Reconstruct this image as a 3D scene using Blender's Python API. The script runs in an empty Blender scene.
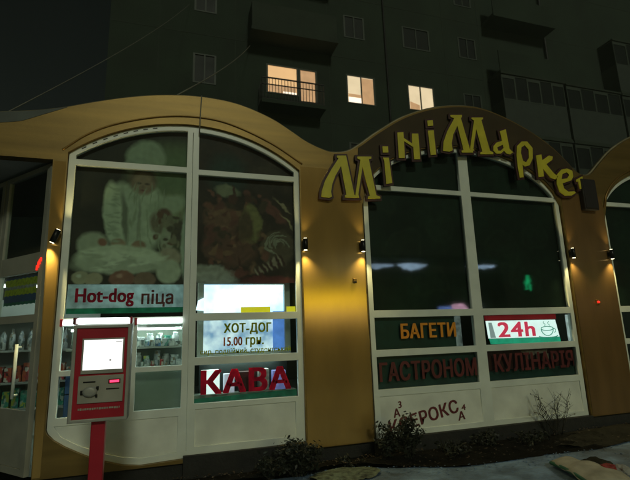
import bpy, bmesh, math, random
from mathutils import Vector, Matrix, noise
import numpy as np

S = bpy.context.scene
COL = S.collection
random.seed(7)

# ------------------------------------------------------------------ camera
cam_d = bpy.data.cameras.new('camera'); cam = bpy.data.objects.new('camera', cam_d); COL.objects.link(cam)
cam_d.sensor_width = 36.0; cam_d.lens = 25.728; cam_d.clip_start = 0.05; cam_d.clip_end = 600
RT = (0.95319045, -0.30070337, -0.0317089); UP = (-0.03063145, -0.20035807, 0.97924377); FW = (0.30081503, 0.93243452, 0.20019038)
cam.matrix_world = Matrix(((RT[0], UP[0], -FW[0], 0.0), (RT[1], UP[1], -FW[1], -6.2), (RT[2], UP[2], -FW[2], 1.6), (0, 0, 0, 1)))
cam_d.dof.use_dof = True; cam_d.dof.focus_distance = 4.6; cam_d.dof.aperture_fstop = 2.4
S.camera = cam

# ------------------------------------------------------------------ night sky, one weak sun standing for the lamp-lit night
SUN_DIR = Vector((0.04, -0.865, 0.50)).normalized()       # towards the light
EL = math.asin(SUN_DIR.z); AZ = math.atan2(SUN_DIR.x, SUN_DIR.y)
W = bpy.data.worlds.new('World'); S.world = W; W.use_nodes = True
wn = W.node_tree.nodes; wl = W.node_tree.links
bg = wn['Background']
sky = wn.new('ShaderNodeTexSky'); sky.sky_type = 'NISHITA'; sky.sun_disc = False
sky.sun_elevation = EL; sky.sun_rotation = AZ
tint = wn.new('ShaderNodeMix'); tint.data_type = 'RGBA'; tint.blend_type = 'MULTIPLY'
tint.inputs['Factor'].default_value = 1.0; tint.inputs['B'].default_value = (1.0, 0.86, 0.55, 1)
wl.new(sky.outputs['Color'], tint.inputs['A']); wl.new(tint.outputs['Result'], bg.inputs['Color'])
bg.inputs['Strength'].default_value = 0.0022
sd = bpy.data.lights.new('sun', 'SUN'); sd.energy = 0.56; sd.angle = math.radians(8.0); sd.color = (0.95, 1.0, 0.76)
so = bpy.data.objects.new('sun', sd); COL.objects.link(so)
so.rotation_euler = (-SUN_DIR).to_track_quat('-Z', 'Y').to_euler()
S.view_settings.view_transform = 'Standard'; S.view_settings.look = 'None'
S.view_settings.exposure = 0.0; S.view_settings.gamma = 1.0; S.view_settings.use_curve_mapping = False
S.cycles.max_bounces = 8; S.cycles.transparent_max_bounces = 12
S.cycles.use_denoising = True
S.cycles.sample_clamp_indirect = 4.0

# ------------------------------------------------------------------ materials
def nodes(name):
    m = bpy.data.materials.new(name); m.use_nodes = True
    return m, m.node_tree.nodes, m.node_tree.links, m.node_tree.nodes['Principled BSDF']
def pmat(name, col, rough=0.6, metal=0.0, var=0.25, scale=6.0, bump=0.0, bscale=40.0, stretch=(1, 1, 1), spec=0.5, rvar=0.1):
    """Principled surface whose colour, roughness and relief wander with object-space noise."""
    m, n, l, b = nodes(name)
    tc = n.new('ShaderNodeTexCoord'); mp = n.new('ShaderNodeMapping'); mp.inputs['Scale'].default_value = stretch
    l.new(tc.outputs['Object'], mp.inputs['Vector'])
    t = n.new('ShaderNodeTexNoise'); t.inputs['Scale'].default_value = scale; t.inputs['Detail'].default_value = 6
    l.new(mp.outputs['Vector'], t.inputs['Vector'])
    r = n.new('ShaderNodeValToRGB')
    r.color_ramp.elements[0].position = 0.3; r.color_ramp.elements[1].position = 0.7
    r.color_ramp.elements[0].color = tuple(c * (1 - var) for c in col) + (1,)
    r.color_ramp.elements[1].color = tuple(min(1, c * (1 + var * 0.6)) for c in col) + (1,)
    l.new(t.outputs['Fac'], r.inputs['Fac']); l.new(r.outputs['Color'], b.inputs['Base Color'])
    mr = n.new('ShaderNodeMapRange'); mr.inputs['To Min'].default_value = max(0.02, rough - rvar); mr.inputs['To Max'].default_value = min(1, rough + rvar)
    l.new(t.outputs['Fac'], mr.inputs['Value']); l.new(mr.outputs['Result'], b.inputs['Roughness'])
    b.inputs['Metallic'].default_value = metal
    b.inputs['Specular IOR Level'].default_value = spec
    if bump:
        t2 = n.new('ShaderNodeTexNoise'); t2.inputs['Scale'].default_value = bscale; t2.inputs['Detail'].default_value = 4
        l.new(mp.outputs['Vector'], t2.inputs['Vector'])
        bp = n.new('ShaderNodeBump'); bp.inputs['Strength'].default_value = bump; bp.inputs['Distance'].default_value = 0.02
        l.new(t2.outputs['Fac'], bp.inputs['Height']); l.new(bp.outputs['Normal'], b.inputs['Normal'])
    return m
def emat(name, col, strength, var=0.0, scale=5.0, col2=None):
    """A surface that gives off light (lamp, screen, lit sign)."""
    m, n, l, b = nodes(name)
    b.inputs['Base Color'].default_value = tuple(min(1, c) * 0.5 for c in col) + (1,)
    b.inputs['Emission Strength'].default_value = strength
    if var or col2:
        tc = n.new('ShaderNodeTexCoord'); t = n.new('ShaderNodeTexNoise'); t.inputs['Scale'].default_value = scale; t.inputs['Detail'].default_value = 3
        l.new(tc.outputs['Object'], t.inputs['Vector'])
        r = n.new('ShaderNodeValToRGB'); r.color_ramp.elements[0].position = 0.35; r.color_ramp.elements[1].position = 0.65
        r.color_ramp.elements[0].color = tuple(col2 or [c * (1 - var) for c in col]) + (1,); r.color_ramp.elements[1].color = tuple(col) + (1,)
        l.new(t.outputs['Fac'], r.inputs['Fac']); l.new(r.outputs['Color'], b.inputs['Emission Color'])
    else:
        b.inputs['Emission Color'].default_value = tuple(col) + (1,)
    return m
def glass_mat(name, tintc=(0.86, 0.92, 0.9), rough=0.035):
    m = bpy.data.materials.new(name); m.use_nodes = True; n = m.node_tree.nodes; l = m.node_tree.links
    n.remove(n['Principled BSDF']); out = n['Material Output']
    tr = n.new('ShaderNodeBsdfTransparent'); tr.inputs['Color'].default_value = tintc + (1,)
    gl = n.new('ShaderNodeBsdfGlossy'); gl.inputs['Roughness'].default_value = rough
    # Schlick reflectance that is the same from either side of the pane
    ge = n.new('ShaderNodeNewGeometry'); dt = n.new('ShaderNodeVectorMath'); dt.operation = 'DOT_PRODUCT'
    l.new(ge.outputs['Normal'], dt.inputs[0]); l.new(ge.outputs['Incoming'], dt.inputs[1])
    def mth(op, a, bv=None):
        k = n.new('ShaderNodeMath'); k.operation = op; l.new(a, k.inputs[0])
        if bv is not None: k.inputs[1].default_value = bv
        return k.outputs[0]
    ab = mth('ABSOLUTE', dt.outputs['Value']); om = n.new('ShaderNodeMath'); om.operation = 'SUBTRACT'; om.inputs[0].default_value = 1.0; l.new(ab, om.inputs[1])
    fac = mth('ADD', mth('MULTIPLY', mth('POWER', om.outputs[0], 5.0), 0.96), 0.04)
    tc = n.new('ShaderNodeTexCoord'); tn = n.new('ShaderNodeTexNoise'); tn.inputs['Scale'].default_value = 2.2
    bp = n.new('ShaderNodeBump'); bp.inputs['Strength'].default_value = 0.05; bp.inputs['Distance'].default_value = 0.01
    l.new(tc.outputs['Object'], tn.inputs['Vector']); l.new(tn.outputs['Fac'], bp.inputs['Height']); l.new(bp.outputs['Normal'], gl.inputs['Normal'])
    mx = n.new('ShaderNodeMixShader'); l.new(fac, mx.inputs['Fac']); l.new(tr.outputs[0], mx.inputs[1]); l.new(gl.outputs[0], mx.inputs[2])
    l.new(mx.outputs[0], out.inputs['Surface'])
    return m
def film_mat(name, col, trans=0.5):
    """Printed translucent film: some light comes through it from behind."""
    m = bpy.data.materials.new(name); m.use_nodes = True; n = m.node_tree.nodes; l = m.node_tree.links
    n.remove(n['Principled BSDF']); out = n['Material Output']
    tc = n.new('ShaderNodeTexCoord'); tn = n.new('ShaderNodeTexNoise'); tn.inputs['Scale'].default_value = 9; tn.inputs['Detail'].default_value = 5
    r = n.new('ShaderNodeValToRGB'); r.color_ramp.elements[0].position = 0.35; r.color_ramp.elements[1].position = 0.65
    r.color_ramp.elements[0].color = tuple(c * 0.62 for c in col) + (1,); r.color_ramp.elements[1].color = tuple(col) + (1,)
    l.new(tc.outputs['Object'], tn.inputs['Vector']); l.new(tn.outputs['Fac'], r.inputs['Fac'])
    d = n.new('ShaderNodeBsdfDiffuse'); t = n.new('ShaderNodeBsdfTranslucent'); mx = n.new('ShaderNodeMixShader'); mx.inputs['Fac'].default_value = trans
    l.new(r.outputs['Color'], d.inputs['Color']); l.new(r.outputs['Color'], t.inputs['Color'])
    l.new(d.outputs[0], mx.inputs[1]); l.new(t.outputs[0], mx.inputs[2])
    if trans > 0.6:                                           # thin film one can partly see through
        tp = n.new('ShaderNodeBsdfTransparent'); m2 = n.new('ShaderNodeMixShader'); m2.inputs['Fac'].default_value = 0.45
        l.new(mx.outputs[0], m2.inputs[1]); l.new(tp.outputs[0], m2.inputs[2]); l.new(m2.outputs[0], out.inputs['Surface'])
    else:
        l.new(mx.outputs[0], out.inputs['Surface'])
    return m
def print_mat(name, rough=0.55):
    m, n, l, b = nodes(name)
    a = n.new('ShaderNodeAttribute'); a.attribute_name = 'ink'
    l.new(a.outputs['Color'], b.inputs['Base Color']); b.inputs['Roughness'].default_value = rough
    b.inputs['Specular IOR Level'].default_value = 0.3
    return m

M = dict(
    gold=pmat('gold_brushed_metal', (0.225, 0.148, 0.040), 0.40, 0.58, 0.26, 1.6, 0.10, 60, (0.35, 1, 5), rvar=0.04),
    gold_trim=pmat('gold_trim_metal', (0.24, 0.145, 0.038), 0.42, 0.7, 0.2, 4.0),
    coping=pmat('dull_roof_edge_metal', (0.30, 0.27, 0.17), 0.5, 0.5, 0.3, 4.0),
    pvc=pmat('white_pvc', (0.72, 0.78, 0.71), 0.38, 0, 0.10, 3.0, 0.03, 30),
    panel=pmat('white_sandwich_panel', (0.76, 0.80, 0.71), 0.5, 0, 0.17, 2.6, 0.04, 25),
    glass=glass_mat('window_glass'),
    dark=pmat('dark_plinth', (0.02, 0.02, 0.018), 0.85, 0, 0.4, 5.0, 0.4, 30),
    wallin=pmat('interior_wall', (0.42, 0.44, 0.40), 0.8, 0, 0.15, 2),
    alu=pmat('grey_door_aluminium', (0.36, 0.37, 0.31), 0.45, 0.1, 0.15, 4),
    black=pmat('black_lamp_metal', (0.015, 0.015, 0.015), 0.4, 0.5, 0.2, 8),
    sign_y=pmat('yellow_sign_face', (0.62, 0.55, 0.03), 0.5, 0, 0.14, 5),
    sign_r=pmat('dark_red_sign_backing', (0.045, 0.008, 0.007), 0.55, 0, 0.3, 5),
    red=pmat('red_terminal_paint', (0.42, 0.012, 0.03), 0.38, 0, 0.12, 4, 0.03, 60),
    shell=pmat('grey_terminal_shell', (0.36, 0.37, 0.33), 0.45, 0.1, 0.12, 5),
    ctrl=pmat('grey_control_plate', (0.40, 0.40, 0.34), 0.42, 0.25, 0.12, 7),
    redfaint=film_mat('faint_red_vinyl', (0.46, 0.13, 0.13), 0.5),
    redtext=film_mat('red_vinyl', (0.90, 0.03, 0.10), 0.5),
    maroon=pmat('maroon_vinyl', (0.13, 0.012, 0.018), 0.5, 0, 0.2, 6),
    dimred=pmat('dark_red_vinyl', (0.12, 0.012, 0.012), 0.5, 0, 0.25, 6),
    orange=pmat('orange_vinyl', (0.80, 0.30, 0.012), 0.5, 0, 0.1, 6),
    olive=film_mat('olive_green_vinyl', (0.62, 0.70, 0.04), 0.45),
    priced=film_mat('orange_red_vinyl', (0.85, 0.22, 0.02), 0.45),
    green=film_mat('green_film', (0.05, 0.42, 0.27), 0.45),
    teal=pmat('dark_teal_film', (0.012, 0.055, 0.043), 0.45, 0, 0.5, 4),
    wine=pmat('dark_wine_film', (0.060, 0.010, 0.010), 0.45, 0, 0.4, 5),
    wfilm=film_mat('white_translucent_film', (0.80, 0.92, 0.94), 0.58),
    yellow=emat('yellow_lit_price_strip', (0.85, 0.72, 0.02), 0.75, 0.1, 14),
    posterm=print_mat('printed_poster_film'),
    lit=emat('lit_menu_panel', (0.86, 0.97, 1.0), 2.4, 0, 2.6, (0.35, 0.62, 0.95)),
    tube=emat('fluorescent_tube', (0.88, 1.0, 0.97), 3.2),
    tubeb=emat('ceiling_or_fill_tube', (0.85, 1.0, 0.95), 30.0),
    litlow=emat('lit_menu_panel_low', (0.78, 0.92, 0.96), 1.0, 0, 5.0, (0.12, 0.27, 0.50)),
    screen=emat('terminal_screen', (1.0, 0.99, 0.97), 1.5, 0.04, 4),
    led=emat('red_display', (1.0, 0.04, 0.12), 2.2),
    reddot=emat('red_glow', (1.0, 0.02, 0.01), 1.8),
    lamp=emat('wall_lamp_lens', (1.0, 0.9, 0.55), 5.0),
    lit24=emat('lit_white_sign', (0.86, 1.0, 0.97), 1.15, 0.12, 7),
    lit24g=emat('lit_green_sign_strip', (0.03, 0.52, 0.30), 0.6, 0.3, 12),
    lit24r=emat('lit_red_letter', (0.85, 0.05, 0.11), 0.8, 0.1, 10),
    flat=emat('lit_flat_room', (1.0, 0.60, 0.27), 0.80, 0.10, 1.4),
    flat2=emat('lit_pale_room', (1.0, 0.80, 0.50), 0.80, 0.12, 1.4),
    curtain=emat('lit_curtain', (0.95, 0.55, 0.27), 0.55, 0.2, 3),
    bright=emat('lit_lampshade', (1.0, 0.85, 0.65), 1.4),
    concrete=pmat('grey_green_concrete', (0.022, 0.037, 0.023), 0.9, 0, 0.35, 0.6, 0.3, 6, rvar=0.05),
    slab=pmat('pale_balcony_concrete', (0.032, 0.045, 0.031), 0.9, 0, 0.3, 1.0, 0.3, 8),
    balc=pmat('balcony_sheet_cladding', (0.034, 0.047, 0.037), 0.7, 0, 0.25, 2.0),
    wframe=pmat('dull_window_frame', (0.042, 0.058, 0.042), 0.6, 0, 0.2, 3),
    dpane=pmat('dark_window_pane', (0.008, 0.012, 0.011), 0.55, 0, 0.3, 2, spec=0.25),
    rail=pmat('dark_iron_rail', (0.01, 0.01, 0.01), 0.6, 0.3),
    wire=pmat('pale_cable', (0.20, 0.20, 0.16), 0.6),
    soil=pmat('dark_wet_soil', (0.012, 0.011, 0.009), 0.95, 0, 0.5, 5, 0.8, 30, spec=0.03),
    earth=pmat('brown_earth_mound', (0.036, 0.034, 0.025), 0.95, 0, 0.45, 6, 0.8, 25, spec=0.03),
    asphalt=pmat('night_asphalt', (0.045, 0.047, 0.05), 0.85, 0, 0.3, 3, 0.4, 60, spec=0.03),
    leaf=pmat('dark_leaf', (0.014, 0.019, 0.009), 0.6, 0, 0.5, 9),
    leafb=pmat('dead_brown_leaf', (0.040, 0.026, 0.013), 0.7, 0, 0.4, 9),
    twig=pmat('dark_twig', (0.022, 0.019, 0.013), 0.8, 0, 0.3, 9),
    board=pmat('pale_beige_board', (0.46, 0.43, 0.33), 0.7, 0, 0.25, 7, 0.2, 30),
    crate=pmat('green_plastic', (0.010, 0.12, 0.05), 0.5, 0, 0.2, 7),
    redscrap=pmat('red_plastic_scrap', (0.30, 0.025, 0.02), 0.6, 0, 0.3, 12, 0.3, 30),
    whitescrap=pmat('crumpled_pale_scrap', (0.33, 0.33, 0.30), 0.7, 0, 0.2, 12, 0.3, 30),
    blueb=pmat('blue_crate_plastic', (0.05, 0.12, 0.30), 0.5, 0, 0.3, 7),
    pale=pmat('pale_packaging', (0.45, 0.47, 0.45), 0.5, 0, 0.5, 18),
    redpk=pmat('red_packaging', (0.36, 0.03, 0.03), 0.5, 0, 0.4, 18),
    tealpk=pmat('teal_packaging', (0.02, 0.24, 0.17), 0.5, 0, 0.4, 18),
    counter=pmat('pale_green_counter', (0.26, 0.31, 0.25), 0.6, 0, 0.15, 3),
    yelpk=pmat('yellow_green_print', (0.60, 0.68, 0.04), 0.5, 0, 0.4, 22),
)
def clutter_mat(name, cols, scale, rough=0.45):
    """Printed packaging: cells of a few ink colours with a fine pale pattern over them."""
    m, n, l, b = nodes(name)
    tc = n.new('ShaderNodeTexCoord'); mp = n.new('ShaderNodeMapping'); mp.inputs['Scale'].default_value = (1.0, 0.6, 0.7)
    l.new(tc.outputs['Object'], mp.inputs['Vector'])
    v = n.new('ShaderNodeTexVoronoi'); v.inputs['Scale'].default_value = scale; v.distance = 'CHEBYCHEV'; l.new(mp.outputs[0], v.inputs['Vector'])
    sp = n.new('ShaderNodeSeparateColor'); l.new(v.outputs['Color'], sp.inputs[0])
    r = n.new('ShaderNodeValToRGB'); r.color_ramp.interpolation = 'CONSTANT'; e = r.color_ramp.elements
    while len(e) < len(cols): e.new(0.5)
    for i, c in enumerate(cols): e[i].position = i / len(cols); e[i].color = tuple(c) + (1,)
    l.new(sp.outputs[0], r.inputs['Fac']); l.new(r.outputs['Color'], b.inputs['Base Color']); b.inputs['Roughness'].default_value = rough
    return m
GREYS = ((0.55, 0.58, 0.56), (0.20, 0.23, 0.23), (0.42, 0.46, 0.44), (0.10, 0.13, 0.12), (0.62, 0.64, 0.60), (0.30, 0.33, 0.36), (0.24, 0.20, 0.14), (0.48, 0.50, 0.50))
M['clut'] = clutter_mat('printed_grey_packaging', GREYS, 26)
M['clutb'] = clutter_mat('printed_cold_packaging', ((0.10, 0.22, 0.42), (0.50, 0.55, 0.58), (0.05, 0.10, 0.16), (0.34, 0.42, 0.46), (0.60, 0.62, 0.60), (0.12, 0.30, 0.26)), 30)
M['clutr'] = clutter_mat('printed_red_packaging', ((0.38, 0.03, 0.03), (0.50, 0.46, 0.38), (0.20, 0.02, 0.02), (0.45, 0.10, 0.04), (0.08, 0.03, 0.03), (0.42, 0.04, 0.05)), 24)
M['clutg'] = clutter_mat('printed_green_packaging', ((0.03, 0.26, 0.16), (0.38, 0.44, 0.36), (0.02, 0.12, 0.09), (0.06, 0.30, 0.22), (0.40, 0.42, 0.06), (0.02, 0.18, 0.16)), 24)
def snow_mat():
    m, n, l, b = nodes('trodden_icy_snow')
    tc = n.new('ShaderNodeTexCoord')
    t = n.new('ShaderNodeTexNoise'); t.inputs['Scale'].default_value = 1.3; t.inputs['Detail'].default_value = 8; t.inputs['Roughness'].default_value = 0.65
    l.new(tc.outputs['Object'], t.inputs['Vector'])
    r = n.new('ShaderNodeValToRGB'); e = r.color_ramp.elements
    e[0].position = 0.30; e[0].color = (0.035, 0.05, 0.062, 1); e[1].position = 0.68; e[1].color = (0.27, 0.42, 0.62, 1)
    k = r.color_ramp.elements.new(0.5); k.color = (0.125, 0.195, 0.29, 1)
    l.new(t.outputs['Fac'], r.inputs['Fac']); l.new(r.outputs['Color'], b.inputs['Base Color'])
    b.inputs['Roughness'].default_value = 0.6
    t2 = n.new('ShaderNodeTexNoise'); t2.inputs['Scale'].default_value = 14; t2.inputs['Detail'].default_value = 6
    l.new(tc.outputs['Object'], t2.inputs['Vector'])
    bp = n.new('ShaderNodeBump'); bp.inputs['Strength'].default_value = 0.7; bp.inputs['Distance'].default_value = 0.05
    l.new(t2.outputs['Fac'], bp.inputs['Height']); l.new(bp.outputs['Normal'], b.inputs['Normal'])
    return m
M['snow'] = snow_mat()
def brushed(m, ani, tangent):
    n = m.node_tree.nodes; l = m.node_tree.links; b = n['Principled BSDF']
    c = n.new('ShaderNodeCombineXYZ')
    for i in range(3): c.inputs[i].default_value = tangent[i]
    b.inputs['Anisotropic'].default_value = ani; l.new(c.outputs[0], b.inputs['Tangent'])
    return m
M['pier_dim'] = brushed(pmat('darkened_gold_pier_sheet', (0.27, 0.155, 0.055), 0.24, 0.45, 0.2, 1.6, 0.0, 60, (2, 1, 0.5), rvar=0.01), 0.85, (1, 0, 0))  # darker copy of the pier gold: dimmer light there put into the colour
M['board_b'] = pmat('dark_brown_sign_board', (0.060, 0.042, 0.020), 0.6, 0, 0.25, 2.0, spec=0.2)
M['flash'] = pmat('dull_grey_flashing', (0.085, 0.10, 0.09), 0.6, 0.2, 0.3, 4)
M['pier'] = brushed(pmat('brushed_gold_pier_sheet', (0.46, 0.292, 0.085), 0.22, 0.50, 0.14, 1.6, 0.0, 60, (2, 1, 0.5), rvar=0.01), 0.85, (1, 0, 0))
M['snowp'] = pmat('dirty_snow_patch', (0.105, 0.135, 0.09), 0.8, 0, 0.85, 16, 1.0, 30)

# ------------------------------------------------------------------ builders
def link(name, me, mat, parent=None):
    o = bpy.data.objects.new(name, me); COL.objects.link(o)
    if mat is not None: me.materials.append(M[mat] if isinstance(mat, str) else mat)
    if parent is not None: o.parent = parent
    return o
def tag(o, label=None, cat=None, group=None, kind=None):
    if label: o['label'] = label
    if cat: o['category'] = cat
    if group: o['group'] = group
    if kind: o['kind'] = kind
    return o
def thing(name, label, cat, loc=(0, 0, 0), group=None):
    o = bpy.data.objects.new(name, None); o.empty_display_size = 0.1; COL.objects.link(o); o.location = loc
    return tag(o, label, cat, group)
class MB:
    def __init__(s): s.bm = bmesh.new()
    def box(s, x0, x1, y0, y1, z0, z1, bev=0.0):
        r = bmesh.ops.create_cube(s.bm, size=1.0)
        for v in r['verts']:
            v.co = Vector(((x0 + x1) / 2 + v.co.x * (x1 - x0), (y0 + y1) / 2 + v.co.y * (y1 - y0), (z0 + z1) / 2 + v.co.z * (z1 - z0)))
        if bev:
            es = list({e for v in r['verts'] for e in v.link_edges})
            bmesh.ops.bevel(s.bm, geom=es, offset=bev, segments=2, affect='EDGES', profile=0.5)
        return s
    def obox(s, c, ax, ay, az, h):
        """Box about c with unit axes ax, ay, az and half sizes h."""
        r = bmesh.ops.create_cube(s.bm, size=2.0)
        ax, ay, az, c = Vector(ax), Vector(ay), Vector(az), Vector(c)
        for v in r['verts']: v.co = c + ax * v.co.x * h[0] + ay * v.co.y * h[1] + az * v.co.z * h[2]
        return s
    def tube(s, pts, rad, seg=8):
        pts = [Vector(p) for p in pts]; rads = rad if isinstance(rad, (list, tuple)) else [rad] * len(pts)
        rings = []
        for i, p in enumerate(pts):
            d = (pts[min(i + 1, len(pts) - 1)] - pts[max(i - 1, 0)]).normalized()
            u = d.cross(Vector((0, 0, 1)) if abs(d.z) < 0.95 else Vector((1, 0, 0))).normalized(); w = d.cross(u)
            rings.append([s.bm.verts.new(p + (u * math.cos(2 * math.pi * k / seg) + w * math.sin(2 * math.pi * k / seg)) * rads[i]) for k in range(seg)])
        for a, b in zip(rings, rings[1:]):
            for k in range(seg): s.bm.faces.new((a[k], a[(k + 1) % seg], b[(k + 1) % seg], b[k]))
        s.bm.faces.new(rings[0][::-1]); s.bm.faces.new(rings[-1])
        return s
    def lathe(s, c, prof, seg=10):
        """prof: (radius, z) pairs from the bottom up."""
        c = Vector(c); rings = [[s.bm.verts.new(c + Vector((r * math.cos(2 * math.pi * k / seg), r * math.sin(2 * math.pi * k / seg), z))) for k in range(seg)] for r, z in prof]
        for a, b in zip(rings, rings[1:]):
            for k in range(seg): s.bm.faces.new((a[k], a[(k + 1) % seg], b[(k + 1) % seg], b[k]))
        s.bm.faces.new(rings[0][::-1]); s.bm.faces.new(rings[-1])
        return s
    def poly(s, pts):
        s.bm.faces.new([s.bm.verts.new(p) for p in pts]); return s
    def build(s, name, mat, parent=None, smooth=False):
        bmesh.ops.recalc_face_normals(s.bm, faces=s.bm.faces)
        me = bpy.data.meshes.new(name); s.bm.to_mesh(me); s.bm.free()
        if smooth:
            for p in me.polygons: p.use_smooth = True
        return link(name, me, mat, parent)
def to_upright(o, y):
    dg = bpy.context.evaluated_depsgraph_get(); dg.update()
    me = bpy.data.meshes.new_from_object(o.evaluated_get(dg), depsgraph=dg)
    n = len(me.vertices); a = np.empty(n * 3); me.vertices.foreach_get('co', a); a = a.reshape(-1, 3)
    b = np.stack([a[:, 0], y - a[:, 2], a[:, 1]], 1); me.vertices.foreach_set('co', b.ravel()); me.update()
    c = o.data; bpy.data.objects.remove(o); bpy.data.curves.remove(c)
    me.materials.clear()
    return me
def plate(name, outlines, y0, y1, mat, parent=None, offset=0.0, bevel=0.0):
    """A flat plate standing in the x-z plane between y0 and y1; outlines[0] is its edge, the others holes."""
    cu = bpy.data.curves.new(name, 'CURVE'); cu.dimensions = '2D'; cu.fill_mode = 'BOTH'
    cu.extrude = max(0.0, abs(y1 - y0) / 2 - bevel); cu.offset = offset
    if bevel: cu.bevel_depth = bevel; cu.bevel_resolution = 1
    for pts in outlines:
        sp = cu.splines.new('POLY'); sp.points.add(len(pts) - 1); sp.use_cyclic_u = True
        for p, q in zip(sp.points, pts): p.co = (q[0], q[1], 0, 1)
    o = bpy.data.objects.new(name, cu); COL.objects.link(o)
    me = to_upright(o, (y0 + y1) / 2); me.name = name
    return link(name, me, mat, parent)
def text(name, body, x0, z0, w, h, y, mat, parent=None, bold=0.02, rot=0.0, shear=0.0, ext=0.0015, spacing=1.0):
    """Lettering fitted to a w by h box; heavier strokes come from a few slightly shifted layers."""
    cu = bpy.data.curves.new(name, 'FONT'); cu.body = body; cu.extrude = ext; cu.shear = shear; cu.space_character = spacing + bold * 2.0
    o = bpy.data.objects.new(name, cu); COL.objects.link(o)
    me = to_upright(o, 0.0); me.name = name
    n = len(me.vertices); a = np.empty(n * 3); me.vertices.foreach_get('co', a); a = a.reshape(-1, 3)
    lo = a.min(0); hi = a.max(0); side = np.sign(a[:, 1]) * ext * 0.3
    bx = bold * 1.1 * h; bz = bold * 0.55 * h
    u = (a[:, 0] - lo[0]) / (hi[0] - lo[0]) * (w - 2 * bx) + bx; v = (a[:, 2] - lo[2]) / (hi[2] - lo[2]) * (h - 2 * bz) + bz
    c, s_ = math.cos(rot), math.sin(rot); bm = bmesh.new()
    for k, (dx, dz) in enumerate(((0, 0), (-bx, -bz), (bx, bz), (-bx, bz), (bx, -bz))):
        uu = u + dx; vv = v + dz
        b = np.stack([x0 + uu * c - vv * s_, y + side - k * ext * 0.7, z0 + uu * s_ + vv * c], 1)
        me.vertices.foreach_set('co', b.ravel()); me.update(); bm.from_mesh(me)
    bm.to_mesh(me); bm.free(); me.update()
    return link(name, me, mat, parent)
def rect(x0, x1, z0, z1): return [(x0, z0), (x1, z0), (x1, z1), (x0, z1)]
def smooth_line(pts, k=6):
    P = [Vector((p[0], p[1], 0)) for p in pts]; P = [2 * P[0] - P[1]] + P + [2 * P[-1] - P[-2]]; out = []
    for i in range(1, len(P) - 2):
        for j in range(k):
            t = j / k; a, b, c, d = P[i - 1], P[i], P[i + 1], P[i + 2]
            q = 0.5 * ((2 * b) + (c - a) * t + (2 * a - 5 * b + 4 * c - d) * t * t + (3 * b - a - 3 * c + d) * t ** 3)
            out.append((q.x, q.y))
    out.append((P[-2].x, P[-2].y))
    return out
def copy_tree(o, parent=None):
    c = o.copy(); COL.objects.link(c)
    if parent is not None: c.parent = parent
    for ch in list(o.children): copy_tree(ch, c)
    return c
# ------------------------------------------------------------------ ground
def ground_patch(name, outline, z, mat, n=48, amp=0.0, freq=2.0, lift=None, kind='structure'):
    """A dense sheet clipped to an outline (x, y), with uneven height."""
    xs = [p[0] for p in outline]; ys = [p[1] for p in outline]
    bm = bmesh.new(); bm.faces.new([bm.verts.new((p[0], p[1], z)) for p in outline])
    for i in range(1, n):
        for co, no in ((( min(xs) + (max(xs) - min(xs)) * i / n, 0, 0), (1, 0, 0)), ((0, min(ys) + (max(ys) - min(ys)) * i / n, 0), (0, 1, 0))):
            bmesh.ops.bisect_plane(bm, geom=bm.verts[:] + bm.edges[:] + bm.faces[:], plane_co=co, plane_no=no)
    for v in bm.verts:
        h = noise.fractal(Vector((v.co.x * freq, v.co.y * freq, 3.1)), 0.8, 2.1, 5)
        v.co.z += amp * h + (lift(v.co.x, v.co.y) if lift else 0)
    bmesh.ops.recalc_face_normals(bm, faces=bm.faces)
    me = bpy.data.meshes.new(name); bm.to_mesh(me); bm.free()
    for p in me.polygons:
        p.use_smooth = True
    o = link(name, me, mat)
    if o.data.polygons[0].normal.z < 0: o.data.flip_normals()
    return tag(o, kind=kind)
g = MB().poly([(-78, -78, -0.16), (78, -78, -0.16), (78, 78, -0.16), (-78, 78, -0.16)]).build('ground', 'asphalt'); tag(g, kind='structure')
edge = smooth_line([(-6.0, -0.42), (-1.0, -0.42), (0.6, -0.42), (1.4, -0.45), (1.75, -0.42), (2.05, -0.35), (2.4, -0.42), (2.9, -0.62), (3.6, -0.88), (4.46, -0.93), (5.1, -0.90), (5.74, -0.95), (6.6, -0.78), (7.6, -0.55), (9.0, -0.45), (14.0, -0.5)], 4)
soil = ground_patch('soil_bed', [(14.0, 0.10), (-6.0, 0.10)] + edge, -0.115, 'soil', 70, 0.020, 4.0, lambda x, y: 0.055 * max(0, 1 - abs(y + 0.35) / 0.35))
pave = ground_patch('snowy_pavement', [(x, y + 0.03) for x, y in edge] + [(14.0, -7.5), (-6.0, -7.5)], -0.125, 'snow', 70, 0.016, 1.6)
mound = ground_patch('earth_mound', smooth_line([(5.2, -0.55), (5.9, -0.92), (6.9, -0.78), (8.2, -0.50), (9.2, -0.36), (8.0, -0.15), (6.6, -0.12), (5.7, -0.25), (5.2, -0.55)], 4)[:-1], -0.10, 'earth', 30, 0.03, 3.0,
                     lambda x, y: 0.10 * math.exp(-((x - 6.9) / 1.1) ** 2 - ((y + 0.42) / 0.22) ** 2))
patch = ground_patch('snow_patch', smooth_line([(1.62, -0.62), (1.78, -0.92), (2.1, -0.95), (2.45, -0.80), (2.52, -0.60), (2.2, -0.42), (1.85, -0.44), (1.62, -0.62)], 4)[:-1], -0.10, 'snowp', 24, 0.02, 5.0,
                     lambda x, y: 0.04 * math.exp(-((x - 2.05) / 0.35) ** 2 - ((y + 0.66) / 0.2) ** 2))

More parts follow.
